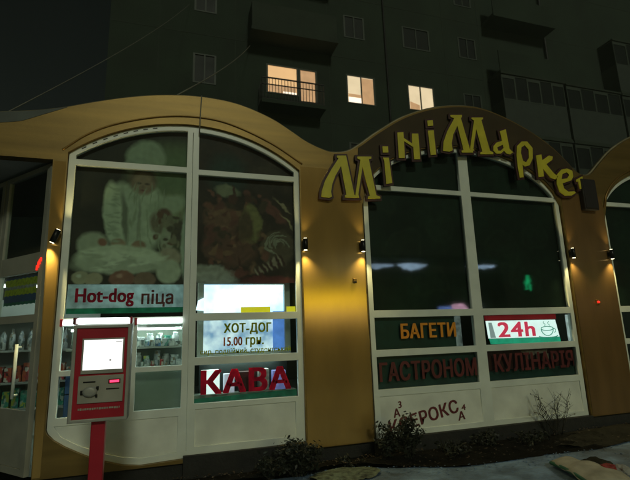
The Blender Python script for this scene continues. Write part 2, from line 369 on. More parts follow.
# ------------------------------------------------------------------ the shop
shop = thing('shop_building', 'single storey golden shop with wavy roofline and big arched white windows', 'shop', (0, 0, 0))
ROOF = [(-4.6, 4.45), (-3.4, 4.40), (-2.351, 4.419), (-2.14, 4.459), (-1.812, 4.515), (-1.473, 4.6), (-1.122, 4.719), (-0.755, 4.835), (-0.37, 4.93), (0.034, 4.99), (0.454, 5.005), (0.893, 4.954), (1.347, 4.8), (1.655, 4.63), (1.89, 4.485), (2.13, 4.385), (2.342, 4.339), (2.6, 4.385), (2.83, 4.53), (3.086, 4.729), (3.547, 5.045), (3.95, 5.24), (4.4, 5.385), (4.89, 5.46), (5.3, 5.45), (5.8, 5.32), (6.313, 5.11), (6.75, 4.85), (7.03, 4.61), (7.22, 4.43), (7.4, 4.36), (7.6, 4.40), (7.9, 4.66), (8.3, 4.98), (8.9, 5.3), (9.6, 5.46), (10.3, 5.42), (11.1, 5.15), (11.7, 4.8), (12.2, 4.5)]
roof = smooth_line(ROOF, 4)
def arch_l(x): return 4.55 - 2.46 + math.sqrt(max(0, 2.46 ** 2 - (x - 0.23) ** 2))
def arch_e(x, c): return 3.5 + 1.15 * math.sqrt(max(0.0, 1 - ((x - c) / 2.0) ** 2))
def arc(f, x0, x1, d=0.0, n=28): return [(x0 + (x1 - x0) * i / n, f(x0 + (x1 - x0) * i / n) - d) for i in range(n + 1)]
AR = lambda x: arch_e(x, 4.79)
A3 = lambda x: arch_e(x, 9.76)
holeL = [(-1.335, 0.585)] + arc(arch_l, -1.335, 1.79, -0.01) + [(1.79, 0.16), (0.19, 0.115), (-0.30, 0.095), (-0.50, 0.125), (-0.69, 0.185), (-0.85, 0.245), (-0.98, 0.31), (-1.12, 0.385), (-1.24, 0.465), (-1.31, 0.535)]
holeR = [(2.79, 0.085)] + arc(AR, 2.79, 6.76, -0.01) + [(6.76, 0.085)]
hole3 = [(7.76, 0.085)] + arc(A3, 7.76, 11.76, -0.01) + [(11.76, 0.085)]
plate('facade_wall', [[(-1.435, 0.07), (-1.50, 3.88), (-4.6, 3.88)] + roof + [(12.2, 0.07)], holeL, holeR, hole3], 0.0, 0.16, 'gold', shop)
cop = MB(); rp = [Vector((x, 0.06, z + 0.012)) for x, z in roof]
cop.tube(rp, 0.026, 6); cop.build('roof_edge', 'coping', shop, True)
mo = smooth_line([(-1.40, 4.02), (-1.107, 4.275), (-0.749, 4.465), (-0.226, 4.625), (0.276, 4.68), (0.747, 4.625), (1.342, 4.395), (1.833, 4.10)], 8)
MB().tube([(x, -0.008, z) for x, z in mo], 0.011, 8).build('arch_moulding', 'gold_trim', shop, True)
for f, c in ((A3, 9.76),):
    MB().tube([(x, -0.006, z) for x, z in arc(f, c - 1.985, c + 1.985, -0.10, 40)], 0.018, 8).build('arch_moulding', 'gold_trim', shop, True)
for x0, x1, z1, mt in ((1.805, 2.775, 4.055, 'pier'), (6.775, 7.745, 3.945, 'pier_dim')):
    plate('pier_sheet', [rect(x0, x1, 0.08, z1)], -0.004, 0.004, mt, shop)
plate('pier_sheet', [[(-1.425, 0.09), (-1.345, 0.09), (-1.345, 3.86), (-1.49, 3.86)]], -0.004, 0.004, 'pier', shop)
lr = [p for p in roof if p[0] < -1.35]
plate('roof_flashing', [lr + [(p[0], p[1] - 0.004 - 0.13 * min(1, (-1.35 - p[0]) / 0.55) - 0.012 * math.sin(p[0] * 5)) for p in reversed(lr)]], -0.005, 0.004, 'flash', shop)
# panel joints: fine dark seams where the cladding sheets meet
for x, z0, z1 in ((2.29, 4.07, 4.30), (7.26, 3.96, 4.36)): MB().box(x - 0.0025, x + 0.0025, -0.0015, 0.01, z0, z1).build('cladding_joint', 'gold_trim', shop)
for x0, x1, z in ((1.80, 2.78, 4.06), (6.77, 7.75, 3.95)): MB().box(x0, x1, -0.0016, 0.009, z - 0.0025, z + 0.0025).build('cladding_joint', 'gold_trim', shop)
MB().box(-1.40, 12.1, 0.05, 0.30, -0.30, 0.069).build('plinth', 'dark', shop)
for x0, x1, z in ((0.20, 1.80, 0.150), (2.78, 6.765, 0.090), (7.75, 11.77, 0.090)): MB().box(x0, x1, -0.018, 0.0445, -0.25, z, 0.004).build('plinth', 'dark', shop)
MB().box(12.03, 12.2, 0.161, 9.0, -0.2, 4.3).build('side_wall', 'wallin', shop)
MB().box(-4.6, 12.02, 9.0, 9.15, -0.2, 4.1).build('rear_wall', 'concrete', shop)
ro = MB(); ro.box(-4.6, 12.02, 0.162, 8.99, 3.93, 4.04); ro.build('flat_roof', 'wallin', shop)
MB().poly([(-1.5, 0.17, 0.072), (12, 0.17, 0.072), (12, 8.99, 0.072), (-4.6, 8.99, 0.072), (-4.6, 3.7, 0.072)]).build('shop_floor', 'counter', shop)

def window_bay(outer, holes, panes, plates_, gaps=()):
    fr = plate('bay_window', [outer] + holes, 0.045, 0.115, 'pvc', shop, bevel=0.004)
    for p in panes: plate('glass_pane', [p], 0.078, 0.082, 'glass', fr)
    for p in plates_: plate('lower_panel', [p], 0.058, 0.075, 'panel', fr, bevel=0.003)
    return fr
def shrink(pl, d):
    cx = sum(p[0] for p in pl) / len(pl); cz = sum(p[1] for p in pl) / len(pl)
    return [(p[0] + (d if p[0] < cx else -d), p[1] + (d if p[1] < cz else -d)) for p in pl]
# left bay
oL = [(-1.325, 0.585)] + arc(arch_l, -1.325, 1.785) + [(1.785, 0.165), (0.19, 0.12), (-0.30, 0.10), (-0.50, 0.13), (-0.69, 0.19), (-0.85, 0.25), (-0.98, 0.315), (-1.12, 0.39), (-1.24, 0.47), (-1.305, 0.54)]
a1 = [(-1.25, 3.925)] + arc(arch_l, -1.25, 0.16, 0.07) + [(0.16, 3.925)]
a2 = [(0.315, 3.905)] + arc(arch_l, 0.315, 1.715, 0.07) + [(1.715, 3.905)]
hl = [a1, a2, rect(-1.25, 0.16, 1.855, 3.85), rect(0.315, 1.715, 1.89, 3.835), rect(0.315, 1.715, 1.322, 1.80), rect(0.315, 1.715, 0.745, 1.23),
      rect(-1.25, -0.46, 1.235, 1.768), rect(-0.40, 0.16, 1.235, 1.768), rect(-1.25, -0.46, 0.70, 1.18), rect(-0.40, 0.16, 0.71, 1.18), rect(0.228, 0.240, 0.19, 4.46)]
pLl = [(-1.262, 0.618), (0.13, 0.622), (0.13, 0.19), (-0.30, 0.17), (-0.52, 0.205), (-0.70, 0.262), (-0.98, 0.375), (-1.18, 0.495)]
pLr = rect(0.335, 1.665, 0.235, 0.685)
bayL = window_bay(oL, hl + [pLl, pLr], hl[:10], [shrink(pLl, 0.007), shrink(pLr, 0.007)])
for k in range(8):                                            # drain slots in the arched head of the frame
    x = -1.16 + 0.125 * k; z = arch_l(x) - 0.030; tx = Vector((0.04, 0, arch_l(x + 0.02) - arch_l(x - 0.02))).normalized()
    MB().obox((x, 0.044, z), tx, (0, 1, 0), tx.cross(Vector((0, 1, 0))), (0.030, 0.004, 0.006)).build('drain_slot', 'black', bayL)
# right bay and the bay cut by the picture's edge
def big_bay(x0, xm0, xm1, x1, f):
    o = [(x0, 0.095)] + arc(f, x0, x1) + [(x1, 0.095)]
    h = []
    for a, b in ((x0 + 0.07, xm0), (xm1, x1 - 0.07)):
        h += [[(a, 3.87)] + arc(f, a, b, 0.07) + [(b, 3.87)], rect(a, b, 1.885, 3.80), rect(a, b, 1.305, 1.785), rect(a, b, 0.745, 1.215)]
    ps = [rect(x0 + 0.085, xm0 - 0.01, 0.165, 0.655), rect(xm1 + 0.01, x1 - 0.085, 0.165, 0.655)]
    return window_bay(o, h + ps, h, [shrink(p, 0.007) for p in ps])
bayR = big_bay(2.835, 4.66, 4.84, 6.735, AR)
bay3 = big_bay(7.775, 9.66, 9.84, 11.74, A3)

# entrance on the slanting wall at the left end
DH = Vector((-1.50, 0.10, 0)); DD = Vector((-0.64935, 0.76049, 0)); DN = Vector((-0.76049, -0.64935, 0)); DZ = Vector((0, 0, 1))
def slant(mb, s0, s1, z0, z1, t0=-0.03, t1=0.03):
    c = DH + DD * ((s0 + s1) / 2) + DN * ((t0 + t1) / 2) + DZ * ((z0 + z1) / 2)
    return mb.obox(c, DD, DN, DZ, ((s1 - s0) / 2, (t1 - t0) / 2, (z1 - z0) / 2))
def glazed_leaf(name, s0, s1):
    m = MB()
    slant(m, s0, s0 + 0.085, 0.085, 3.865); slant(m, s1 - 0.085, s1, 0.085, 3.865)
    for z0, z1 in ((3.80, 3.865), (2.46, 2.70), (1.83, 1.925), (0.085, 0.16)): slant(m, s0 + 0.085, s1 - 0.085, z0, z1, -0.028, 0.028)
    d = m.build(name, 'alu', shop)
    for z0, z1 in ((2.70, 3.80), (1.925, 2.46), (0.80, 1.83)): slant(MB(), s0 + 0.08, s1 - 0.08, z0 - 0.005, z1 + 0.005, -0.004, 0.004).build('glass_pane', 'glass', d)
    slant(MB(), s0 + 0.086, s1 - 0.086, 0.165, 0.795, -0.02, 0.02).build('lower_panel', 'alu', d)
    return d
door = glazed_leaf('entrance_door', 0.02, 1.17)
hd = MB()
hp = lambda s, t, z: DH + DD * s + DN * t + DZ * z
hd.tube([hp(0.335, 0.03, 1.53), hp(0.335, 0.085, 1.53)], 0.014, 8); hd.tube([hp(0.335, 0.03, 0.97), hp(0.335, 0.085, 0.97)], 0.014, 8)
hd.tube([hp(0.335, 0.085, 0.93), hp(0.335, 0.085, 1.57)], 0.019, 10); hd.build('handle', 'pvc', door, True)
glazed_leaf('side_light', 1.20, 2.45)
slant(MB(), 2.47, 4.70, -0.2, 3.90, -0.06, 0.06).build('slanting_wall', 'gold_trim', shop)
# added black backing so that the tall upper panes of the door stay dark
slant(MB(), 0.0, 2.45, 2.50, 3.89, -0.16, -0.12).build('dark_backing', 'dpane', shop)

# ------------------------------------------------------------------ sign over the right window
SIGN = [
  [[(2.1, 3.584), (2.111, 3.678), (2.165, 3.832), (2.277, 4.028), (2.381, 4.186), (2.399, 4.217), (2.375, 4.227), (2.376, 4.259), (2.526, 4.273), (2.533, 4.241), (2.634, 3.641), (2.675, 3.628), (2.673, 3.6), (2.476, 3.592), (2.478, 3.624), (2.503, 3.641), (2.435, 4.093), (2.338, 3.932), (2.283, 3.801), (2.254, 3.668), (2.267, 3.595), (2.226, 3.572)], [(2.682, 3.605), (2.651, 3.642), (2.767, 4.225), (2.717, 4.241), (2.719, 4.275), (2.959, 4.297), (2.957, 4.263), (2.913, 4.247), (3.005, 3.661), (3.072, 3.641), (3.07, 3.612), (2.865, 3.6), (2.863, 3.632), (2.894, 3.646), (2.799, 4.124), (2.701, 3.654), (2.715, 3.607)]],
  [[(3.164, 4.49), (3.267, 4.5), (3.264, 4.393), (3.166, 4.384)], [(3.164, 4.299), (3.267, 4.308), (3.272, 4.258), (3.297, 3.882), (3.191, 3.862), (3.182, 4.241)]],
  [[(3.453, 4.759), (3.564, 4.78), (3.565, 4.674), (3.715, 4.593), (3.725, 4.771), (3.843, 4.784), (3.84, 4.33), (3.728, 4.32), (3.728, 4.533), (3.565, 4.622), (3.555, 4.326), (3.446, 4.316)]],
  [[(4.038, 5.041), (4.146, 5.063), (4.146, 4.962), (4.038, 4.941)], [(4.035, 4.859), (4.148, 4.881), (4.153, 4.442), (4.046, 4.423)]],
  [[(4.292, 4.524), (4.318, 4.682), (4.414, 4.89), (4.53, 5.068), (4.577, 5.149), (4.508, 5.166), (4.512, 5.202), (4.745, 5.231), (4.741, 5.194), (4.716, 5.166), (4.837, 4.596), (4.895, 4.582), (4.891, 4.547), (4.665, 4.525), (4.658, 4.559), (4.703, 4.578), (4.628, 5.014), (4.527, 4.842), (4.477, 4.674), (4.485, 4.552), (4.418, 4.516)], [(4.879, 4.58), (4.838, 4.606), (4.987, 5.158), (4.939, 5.178), (4.943, 5.209), (5.184, 5.238), (5.18, 5.207), (5.143, 5.182), (5.252, 4.616), (5.317, 4.592), (5.312, 4.556), (5.039, 4.531), (5.043, 4.566), (5.09, 4.586), (5.013, 4.997), (4.906, 4.623), (4.923, 4.585)]],
  [[(5.512, 5.012), (5.648, 5.064), (5.678, 4.693), (5.745, 4.633), (5.674, 4.585), (5.594, 4.598), (5.554, 4.645), (5.476, 4.582), (5.383, 4.573), (5.321, 4.623), (5.332, 4.705), (5.412, 4.785), (5.533, 4.828), (5.524, 4.93)], [(5.411, 4.693), (5.541, 4.757), (5.55, 4.696), (5.484, 4.639), (5.425, 4.633)]],
  [[(5.814, 4.578), (5.853, 4.762), (5.97, 4.863), (6.093, 4.876), (6.196, 4.76), (6.17, 4.559), (6.082, 4.422), (5.974, 4.382), (5.919, 4.413), (5.907, 4.178), (5.822, 4.162), (5.807, 4.373)], [(5.918, 4.639), (5.946, 4.746), (6.026, 4.795), (6.099, 4.719), (6.086, 4.562), (6.011, 4.467), (5.943, 4.487)]],
  [[(6.253, 4.619), (6.381, 4.652), (6.381, 4.536), (6.554, 4.647), (6.64, 4.633), (6.616, 4.568), (6.462, 4.47), (6.608, 4.305), (6.698, 4.249), (6.625, 4.192), (6.518, 4.215), (6.373, 4.379), (6.366, 4.229), (6.246, 4.204)]],
  [[(6.635, 4.105), (6.68, 4.29), (6.799, 4.394), (6.933, 4.426), (7.055, 4.393), (7.059, 4.277), (6.993, 4.198), (6.776, 4.125), (6.796, 4.028), (6.887, 3.972), (7.031, 3.992), (7.057, 3.962), (6.951, 3.904), (6.797, 3.894), (6.684, 3.959)], [(6.765, 4.202), (6.81, 4.31), (6.919, 4.351), (6.967, 4.302), (6.91, 4.234)]],
  [[(7.106, 4.217), (7.278, 4.299), (7.281, 4.252), (7.217, 4.22), (7.237, 4.058), (7.176, 4.043), (7.16, 4.195), (7.117, 4.176)]],
]

sign = thing('shop_sign', 'arched row of yellow slanted letters on dark red backing over the right window', 'shop sign', (4.7, -0.1, 4.4))
inv = Matrix.Translation((-4.7, 0.1, -4.4))
top = [(x, z - 0.035) for x, z in roof if 2.75 < x < 7.15]
bbd = plate('backing_board', [top + [(7.10, 4.12), (6.80, 3.96)] + [(x, z) for x, z in reversed(arc(AR, 2.80, 6.75, -0.030)) if z > 3.9] + [(2.74, 4.07)]], -0.016, -0.003, 'board_b'); bbd.data.transform(inv); bbd.parent = sign
for glyph in SIGN:
    groups = [glyph]
    if len(glyph) == 2 and max(p[0] for p in glyph[1]) - min(p[0] for p in glyph[1]) > 0 and not (min(p[0] for p in glyph[1]) > min(p[0] for p in glyph[0]) and max(p[0] for p in glyph[1]) < max(p[0] for p in glyph[0]) and min(p[1] for p in glyph[1]) > min(p[1] for p in glyph[0])):
        groups = [[glyph[0]], [glyph[1]]]
    # several pieces of one letter are merged into one mesh
    def merged(name, y0, y1, mat, off):
        obs = [plate(name, gr if off == 0 else [gr[0]], y0 + 0.002 * i, y1 + 0.002 * i, mat, None, off) for i, gr in enumerate(groups)]
        if len(obs) > 1:
            bm = bmesh.new()
            for ob in obs: bm.from_mesh(ob.data)
            bm.to_mesh(obs[0].data); bm.free()
            for ob in obs[1:]: bpy.data.objects.remove(ob)
        obs[0].data.transform(inv)
        return obs[0]
    l = merged('letter', -0.078, -0.062, 'sign_y', 0.0); l.parent = sign
    b = merged('letter_backing', -0.060, -0.024, 'sign_r', 0.034); b.parent = l

# ------------------------------------------------------------------ printed posters behind the glass
def ell(X, Z, cx, cz, rx, rz, soft=0.12, rot=0.0):
    c, s = math.cos(rot), math.sin(rot); u = ((X - cx) * c + (Z - cz) * s) / rx; v = (-(X - cx) * s + (Z - cz) * c) / rz
    d = np.sqrt(u * u + v * v); return np.clip((1 - d) / soft + 0.5, 0, 1)
def ink(C, m, col): return C * (1 - m[..., None]) + np.array(col) * m[..., None]
def npnoise(X, Z, f, seed):
    return np.array([[noise.noise(Vector((x * f, z * f, seed))) for x, z in zip(rx, rz)] for rx, rz in zip(X, Z)])
def poster(name, x0, x1, z0, top, paint, y, nx=110, nz=130):
    u = np.linspace(0, 1, nx); v = np.linspace(0, 1, nz)
    xs = x0 + (x1 - x0) * u
    tops = np.array([top(x) for x in xs]) if callable(top) else np.full(nx, top)
    X = np.repeat(xs[None, :], nz, 0); Z = z0 + (tops[None, :] - z0) * v[:, None]
    C = np.clip(paint(X, Z), 0, 1)
    me = bpy.data.meshes.new(name)
    verts = [(X[j, i], y, Z[j, i]) for j in range(nz) for i in range(nx)]
    faces = [(j * nx + i, j * nx + i + 1, (j + 1) * nx + i + 1, (j + 1) * nx + i) for j in range(nz - 1) for i in range(nx - 1)]
    me.from_pydata(verts, [], faces); me.update()
    at = me.color_attributes.new('ink', 'FLOAT_COLOR', 'POINT')
    rgba = np.concatenate([C.reshape(-1, 3), np.ones((nx * nz, 1))], 1); at.data.foreach_set('color', rgba.ravel())
    return link(name, me, 'posterm')
def P1(u, v): return (-1.15 + u / 411 * 1.47, 4.13 - v / 480 * 1.95)    # places inside the printed picture
def paint_baker(X, Z):
    X, Z = X + 0.022 * npnoise(X, Z, 5.0, 11.0) + 0.008 * npnoise(X, Z, 22.0, 12.0), Z + 0.022 * npnoise(X, Z, 5.0, 13.0) + 0.008 * npnoise(X, Z, 22.0, 14.0)
    n1 = npnoise(X, Z, 3.0, 1.0); n2 = npnoise(X, Z, 14.0, 5.0)
    C = np.zeros(X.shape + (3,)) + np.array((0.022, 0.018, 0.013)); C *= (1 + 0.5 * n1)[..., None]
    def e(u, v, ru, rv, col, soft=0.15, rot=0.0):
        nonlocal C
        x, z = P1(u, v); C = ink(C, ell(X, Z, x, z, ru / 411 * 1.47, rv / 480 * 1.95, soft, rot), col)
    e(330, 150, 150, 150, (0.15, 0.175, 0.095), 0.9); e(340, 60, 150, 90, (0.10, 0.135, 0.07), 0.8); e(330, 220, 90, 60, (0.16, 0.18, 0.10), 0.9)
    e(215, 20, 72, 62, (0.24, 0.28, 0.20), 0.25); e(185, 50, 50, 30, (0.22, 0.26, 0.19), 0.3)
    e(200, 230, 95, 120, (0.33, 0.37, 0.27), 0.25)                      # white coat
    e(150, 210, 55, 100, (0.30, 0.34, 0.25), 0.25, 0.25); e(108, 220, 36, 110, (0.36, 0.40, 0.29), 0.22, 0.12)
    e(148, 240, 10, 95, (0.13, 0.14, 0.10), 0.8, 0.1); e(196, 250, 6, 90, (0.20, 0.22, 0.16), 0.9, 0.0)
    e(290, 190, 80, 34, (0.26, 0.30, 0.21), 0.4, 0.45)
    e(205, 100, 50, 44, (0.10, 0.07, 0.045), 0.4); e(206, 114, 38, 36, (0.21, 0.145, 0.095), 0.5); e(192, 112, 8, 4, (0.07, 0.045, 0.03), 1.0); e(220, 112, 8, 4, (0.07, 0.045, 0.03), 1.0); e(206, 124, 4, 6, (0.17, 0.11, 0.075), 1.0); e(206, 136, 9, 3, (0.14, 0.06, 0.05), 1.0)
    e(280, 245, 42, 44, (0.13, 0.105, 0.07), 0.4); e(290, 212, 26, 16, (0.10, 0.05, 0.035), 0.6)
    e(300, 300, 24, 50, (0.24, 0.25, 0.18), 0.3); e(345, 270, 26, 40, (0.05, 0.04, 0.03), 0.5); e(375, 320, 26, 120, (0.30, 0.34, 0.25), 0.25)
    e(310, 365, 42, 34, (0.26, 0.22, 0.16), 0.3); e(310, 410, 44, 40, (0.34, 0.36, 0.27), 0.25)
    e(45, 325, 52, 40, (0.28, 0.30, 0.22), 0.3); e(75, 318, 16, 14, (0.20, 0.09, 0.06), 0.5)
    e(130, 322, 24, 16, (0.24, 0.17, 0.11), 0.4); e(200, 325, 22, 14, (0.22, 0.14, 0.09), 0.4)
    e(140, 372, 150, 46, (0.40, 0.43, 0.32), 0.18); e(140, 390, 150, 30, (0.31, 0.33, 0.25), 0.5)
    e(140, 360, 90, 14, (0.46, 0.49, 0.37), 0.8)
    e(12, 432, 28, 24, (0.27, 0.25, 0.17), 0.2); e(55, 440, 28, 24, (0.29, 0.25, 0.17), 0.2)
    e(148, 436, 42, 28, (0.19, 0.085, 0.06), 0.2); e(225, 440, 40, 26, (0.16, 0.10, 0.07), 0.2)
    e(5, 426, 8, 6, (0.42, 0.42, 0.33), 0.9); e(140, 426, 10, 7, (0.34, 0.2, 0.15), 0.9)
    rr = random.Random(5)
    for k in range(26):
        e(rr.uniform(92, 126), rr.uniform(135, 320), rr.uniform(8, 16), rr.uniform(2.5, 6), (0.25, 0.28, 0.20), 1.2, rr.uniform(-0.7, 0.2))
    for k in range(34):
        e(rr.uniform(20, 270), rr.uniform(345, 405), rr.uniform(10, 40), rr.uniform(2, 6), rr.choice(((0.29, 0.31, 0.23), (0.44, 0.47, 0.36))), 0.9, rr.uniform(-0.5, 0.5))
    for k in range(22):
        e(rr.uniform(150, 290), rr.uniform(140, 320), rr.uniform(2, 5), rr.uniform(14, 40), (0.22, 0.25, 0.17), 0.9, rr.uniform(-0.3, 0.3))
    for k in range(30):
        e(rr.uniform(255, 350), rr.uniform(215, 330), rr.uniform(4, 14), rr.uniform(4, 14), rr.choice(((0.06, 0.05, 0.03), (0.15, 0.14, 0.09), (0.10, 0.05, 0.03))), 0.6)
    return C * (1.8 * (1 + 0.18 * n2))[..., None]
def P2(u, v): return (0.30 + u / 377 * 1.48, 4.15 - v / 480 * 1.98)
def paint_meat(X, Z):
    X, Z = X + 0.045 * npnoise(X, Z, 6.0, 21.0) + 0.018 * npnoise(X, Z, 22.0, 22.0), Z + 0.045 * npnoise(X, Z, 6.0, 23.0) + 0.018 * npnoise(X, Z, 22.0, 24.0)
    n1 = npnoise(X, Z, 4.0, 2.0); n2 = npnoise(X, Z, 15.0, 7.0)
    C = np.zeros(X.shape + (3,)) + np.array((0.028, 0.016, 0.012)); C *= (1 + 0.8 * n1)[..., None]
    def e(u, v, ru, rv, col, soft=0.2, rot=0.0):
        nonlocal C
        x, z = P2(u, v); C = ink(C, ell(X, Z, x, z, ru / 377 * 1.48, rv / 480 * 1.98, soft, rot), col)
    e(110, 60, 70, 70, (0.020, 0.035, 0.030), 0.7); e(250, 50, 60, 40, (0.045, 0.03, 0.022), 0.7)
    e(90, 230, 60, 55, (0.125, 0.062, 0.040), 0.35); e(130, 330, 90, 60, (0.10, 0.045, 0.032), 0.4); e(60, 320, 40, 50, (0.085, 0.04, 0.03), 0.4)
    e(112, 122, 42, 20, (0.17, 0.17, 0.11), 0.5, -0.2)
    e(196, 238, 38, 66, (0.18, 0.16, 0.065), 0.3); e(178, 246, 26, 54, (0.075, 0.045, 0.025), 0.4)
    e(285, 190, 62, 20, (0.12, 0.042, 0.034), 0.3, -0.85); e(318, 166, 40, 4, (0.24, 0.19, 0.12), 0.7, -0.75); e(336, 226, 36, 4, (0.26, 0.21, 0.12), 0.7, -0.85)
    e(298, 320, 66, 62, (0.085, 0.060, 0.040), 0.2)
    rr = random.Random(9)
    for k in range(90):
        e(rr.uniform(35, 250), rr.uniform(120, 430), rr.uniform(5, 24), rr.uniform(4, 16), rr.choice(((0.13, 0.05, 0.035), (0.06, 0.022, 0.016), (0.16, 0.085, 0.05), (0.10, 0.035, 0.028), (0.05, 0.03, 0.02))), 0.6, rr.uniform(-1.5, 1.5))
    e(196, 238, 36, 64, (0.17, 0.15, 0.06), 0.5); e(180, 246, 27, 54, (0.075, 0.045, 0.025), 0.4)
    for k in range(12):                                                  # net round the ham
        a0 = rr.uniform(0, 6.28); r0 = rr.uniform(10, 46)
        for q in range(9):
            a = a0 + q * 0.16; e(300 + (r0 + 2 * q) * math.cos(a), 318 + (r0 + 2 * q) * 0.9 * math.sin(a), 6, 1.8, (0.21, 0.20, 0.15), 0.9, -a + 1.5)
    for k in range(6): e(215 + 18 * k, 412 - 9 * k, 5, 17, (0.24, 0.19, 0.14), 0.7, 0.5); e(224 + 18 * k, 408 - 9 * k, 6, 18, (0.045, 0.016, 0.014), 0.7, 0.5)
    e(60, 420, 90, 32, (0.25, 0.24, 0.20), 0.3, -0.12); e(160, 415, 30, 14, (0.10, 0.03, 0.025), 0.6)
    e(280, 440, 110, 14, (0.10, 0.02, 0.02), 0.6)
    return C * (1.7 * (1 + 0.3 * n2))[..., None]
tag(poster('poster', -1.28, 0.195, 2.29, lambda x: arch_l(x) - 0.05, paint_baker, 0.135, 150, 200), 'large dim printed picture of a small baker in white kneading dough, behind the left glass', 'poster')
tag(poster('poster', 0.285, 1.75, 2.31, lambda x: arch_l(x) - 0.05, paint_meat, 0.135, 150, 200), 'dark brown printed picture of sausages and cut meat behind the window glass', 'poster')
def paint_dark(cx):
    def f(X, Z):
        n1 = npnoise(X, Z, 1.6, cx); n2 = npnoise(X, Z, 9, cx + 3)
        X, Z = X + 0.16 * npnoise(X, Z, 2.5, 31.0), Z + 0.16 * npnoise(X, Z, 2.5, 33.0)
        C = np.zeros(X.shape + (3,)) + np.array((0.009, 0.022, 0.012)); C *= (1 + 0.9 * n1)[..., None]
        for (ex, ez, r) in ((cx - 0.3, 2.9, 0.34), (cx + 0.45, 3.2, 0.26), (cx + 0.1, 2.35, 0.3), (cx - 0.5, 3.6, 0.2)):
            d = np.sqrt((X - ex) ** 2 + ((Z - ez) * 1.15) ** 2); ring = np.exp(-((d - r) / 0.03) ** 2)
            C = ink(C, 0.30 * ring, (0.040, 0.060, 0.035)); C = ink(C, 0.4 * np.clip((r - d) / 0.1, 0, 1), (0.020, 0.034, 0.020))
        return C * (1 + 0.4 * n2)[..., None]
    return f
for x0, x1, cx, f, where in ((2.86, 4.72, 3.8, AR, 'left of the right window mullion'), (4.77, 6.71, 5.75, AR, 'right of the right window mullion'), (7.80, 9.72, 8.7, A3, 'added for the dark interior of the last bay')):  # film in the last bay is added for its dark interior
    tag(poster('poster', x0, x1, 1.83, lambda x, f=f: f(x) - 0.045, paint_dark(cx), 0.135, 70, 80), 'nearly black film with faint round plates, ' + where, 'poster')
M['boxm'] = pmat('dark_brown_box', (0.010, 0.006, 0.005), 0.7, 0, 0.3, 5)
# ------------------------------------------------------------------ stickers and lettering in the left window
film = tag(plate('window_film', [rect(-1.24, 0.17, 1.985, 2.285)], 0.126, 0.128, 'wfilm'), 'pale bluish film strip under the baker poster, carrying dark red lettering', 'window film')
tag(plate('film_band', [rect(-1.24, 0.17, 1.915, 1.983)], 0.126, 0.128, 'green'), 'narrow green band along the bottom of the pale film under the baker poster', 'window film')
tag(text('window_lettering', 'Hot-dog', -1.15, 2.00, 0.69, 0.235, 0.120, 'redtext', bold=0.03), 'dark red lettering Hot-dog on the pale film strip', 'lettering')
tag(text('window_lettering', 'піца', -0.37, 1.99, 0.40, 0.225, 0.120, 'redfaint', bold=0.02), 'fainter red word after Hot-dog at the right end of the pale film strip', 'lettering')
tag(text('window_lettering', 'ХОТ-ДОГ', 0.69, 1.60, 0.655, 0.155, 0.071, 'olive', bold=0.035), 'olive green capitals over the price on the glass of the lit snack pane', 'lettering')
pr = tag(text('window_lettering', '15.00', 0.69, 1.455, 0.25, 0.115, 0.071, 'priced', bold=0.03), 'orange price figures under the olive capitals in the snack pane', 'lettering')
tag(text('window_lettering', 'грн.', 0.985, 1.425, 0.25, 0.135, 0.071, 'olive', bold=0.03), 'small olive word right after the orange price', 'lettering')
tag(text('window_lettering', 'сир, подвійний, студентський', 0.385, 1.340, 1.23, 0.085, 0.071, 'olive', bold=0.025), 'long thin line of small olive lettering along the bottom of the snack pane', 'lettering')
tag(text('window_lettering', 'КАВА', 0.40, 0.85, 1.21, 0.305, 0.071, 'redtext', bold=0.05), 'big red capitals КАВА in the lowest pane of the left window', 'lettering')
tag(plate('film_band', [[(0.325, 0.75), (1.705, 0.75), (1.705, 0.832), (0.325, 0.80)]], 0.126, 0.128, 'green'), 'dark green band under the big red coffee capitals', 'window film')
for x0, x1, w in ((0.93, 1.345, 'long'), (1.58, 1.712, 'short')):
    tag(plate('price_strip', [rect(x0, x1, 1.893, 1.972)], 0.128, 0.134, 'yellow'), w + ' bright yellow price strip at the foot of the glaring white pane', 'price strip')
# glaring menu display inside
mn = thing('menu_display', 'glaring white and bluish lit menu display behind the snack pane', 'menu display', (1.0, 0.42, 1.3))
def child(o, par):
    o.data.transform(Matrix.Translation(-Vector(par.location))); o.parent = par; return o
child(plate('cabinet', [rect(0.36, 1.68, 1.28, 2.36), rect(0.44, 1.60, 1.36, 2.31)], 0.32, 0.46, 'alu'), mn)
child(plate('lit_panel', [rect(0.44, 1.60, 1.82, 2.31)], 0.40, 0.43, 'lit'), mn)
child(plate('lit_panel', [rect(0.44, 1.60, 1.36, 1.815)], 0.40, 0.43, 'litlow'), mn)
child(plate('lit_edge', [[(0.335, 1.95), (0.439, 1.94), (0.439, 2.12), (0.36, 2.08)]], 0.30, 0.33, 'lit'), mn)
child(plate('blue_curtain', [rect(1.43, 1.597, 1.37, 1.92)], 0.36, 0.372, emat('blue_lit_strip', (0.12, 0.30, 0.85), 0.8, 0.3, 9)), mn)
child(plate('cabinet_foot', [rect(0.40, 1.64, 0.072, 1.275)], 0.42, 0.55, 'dpane'), mn)
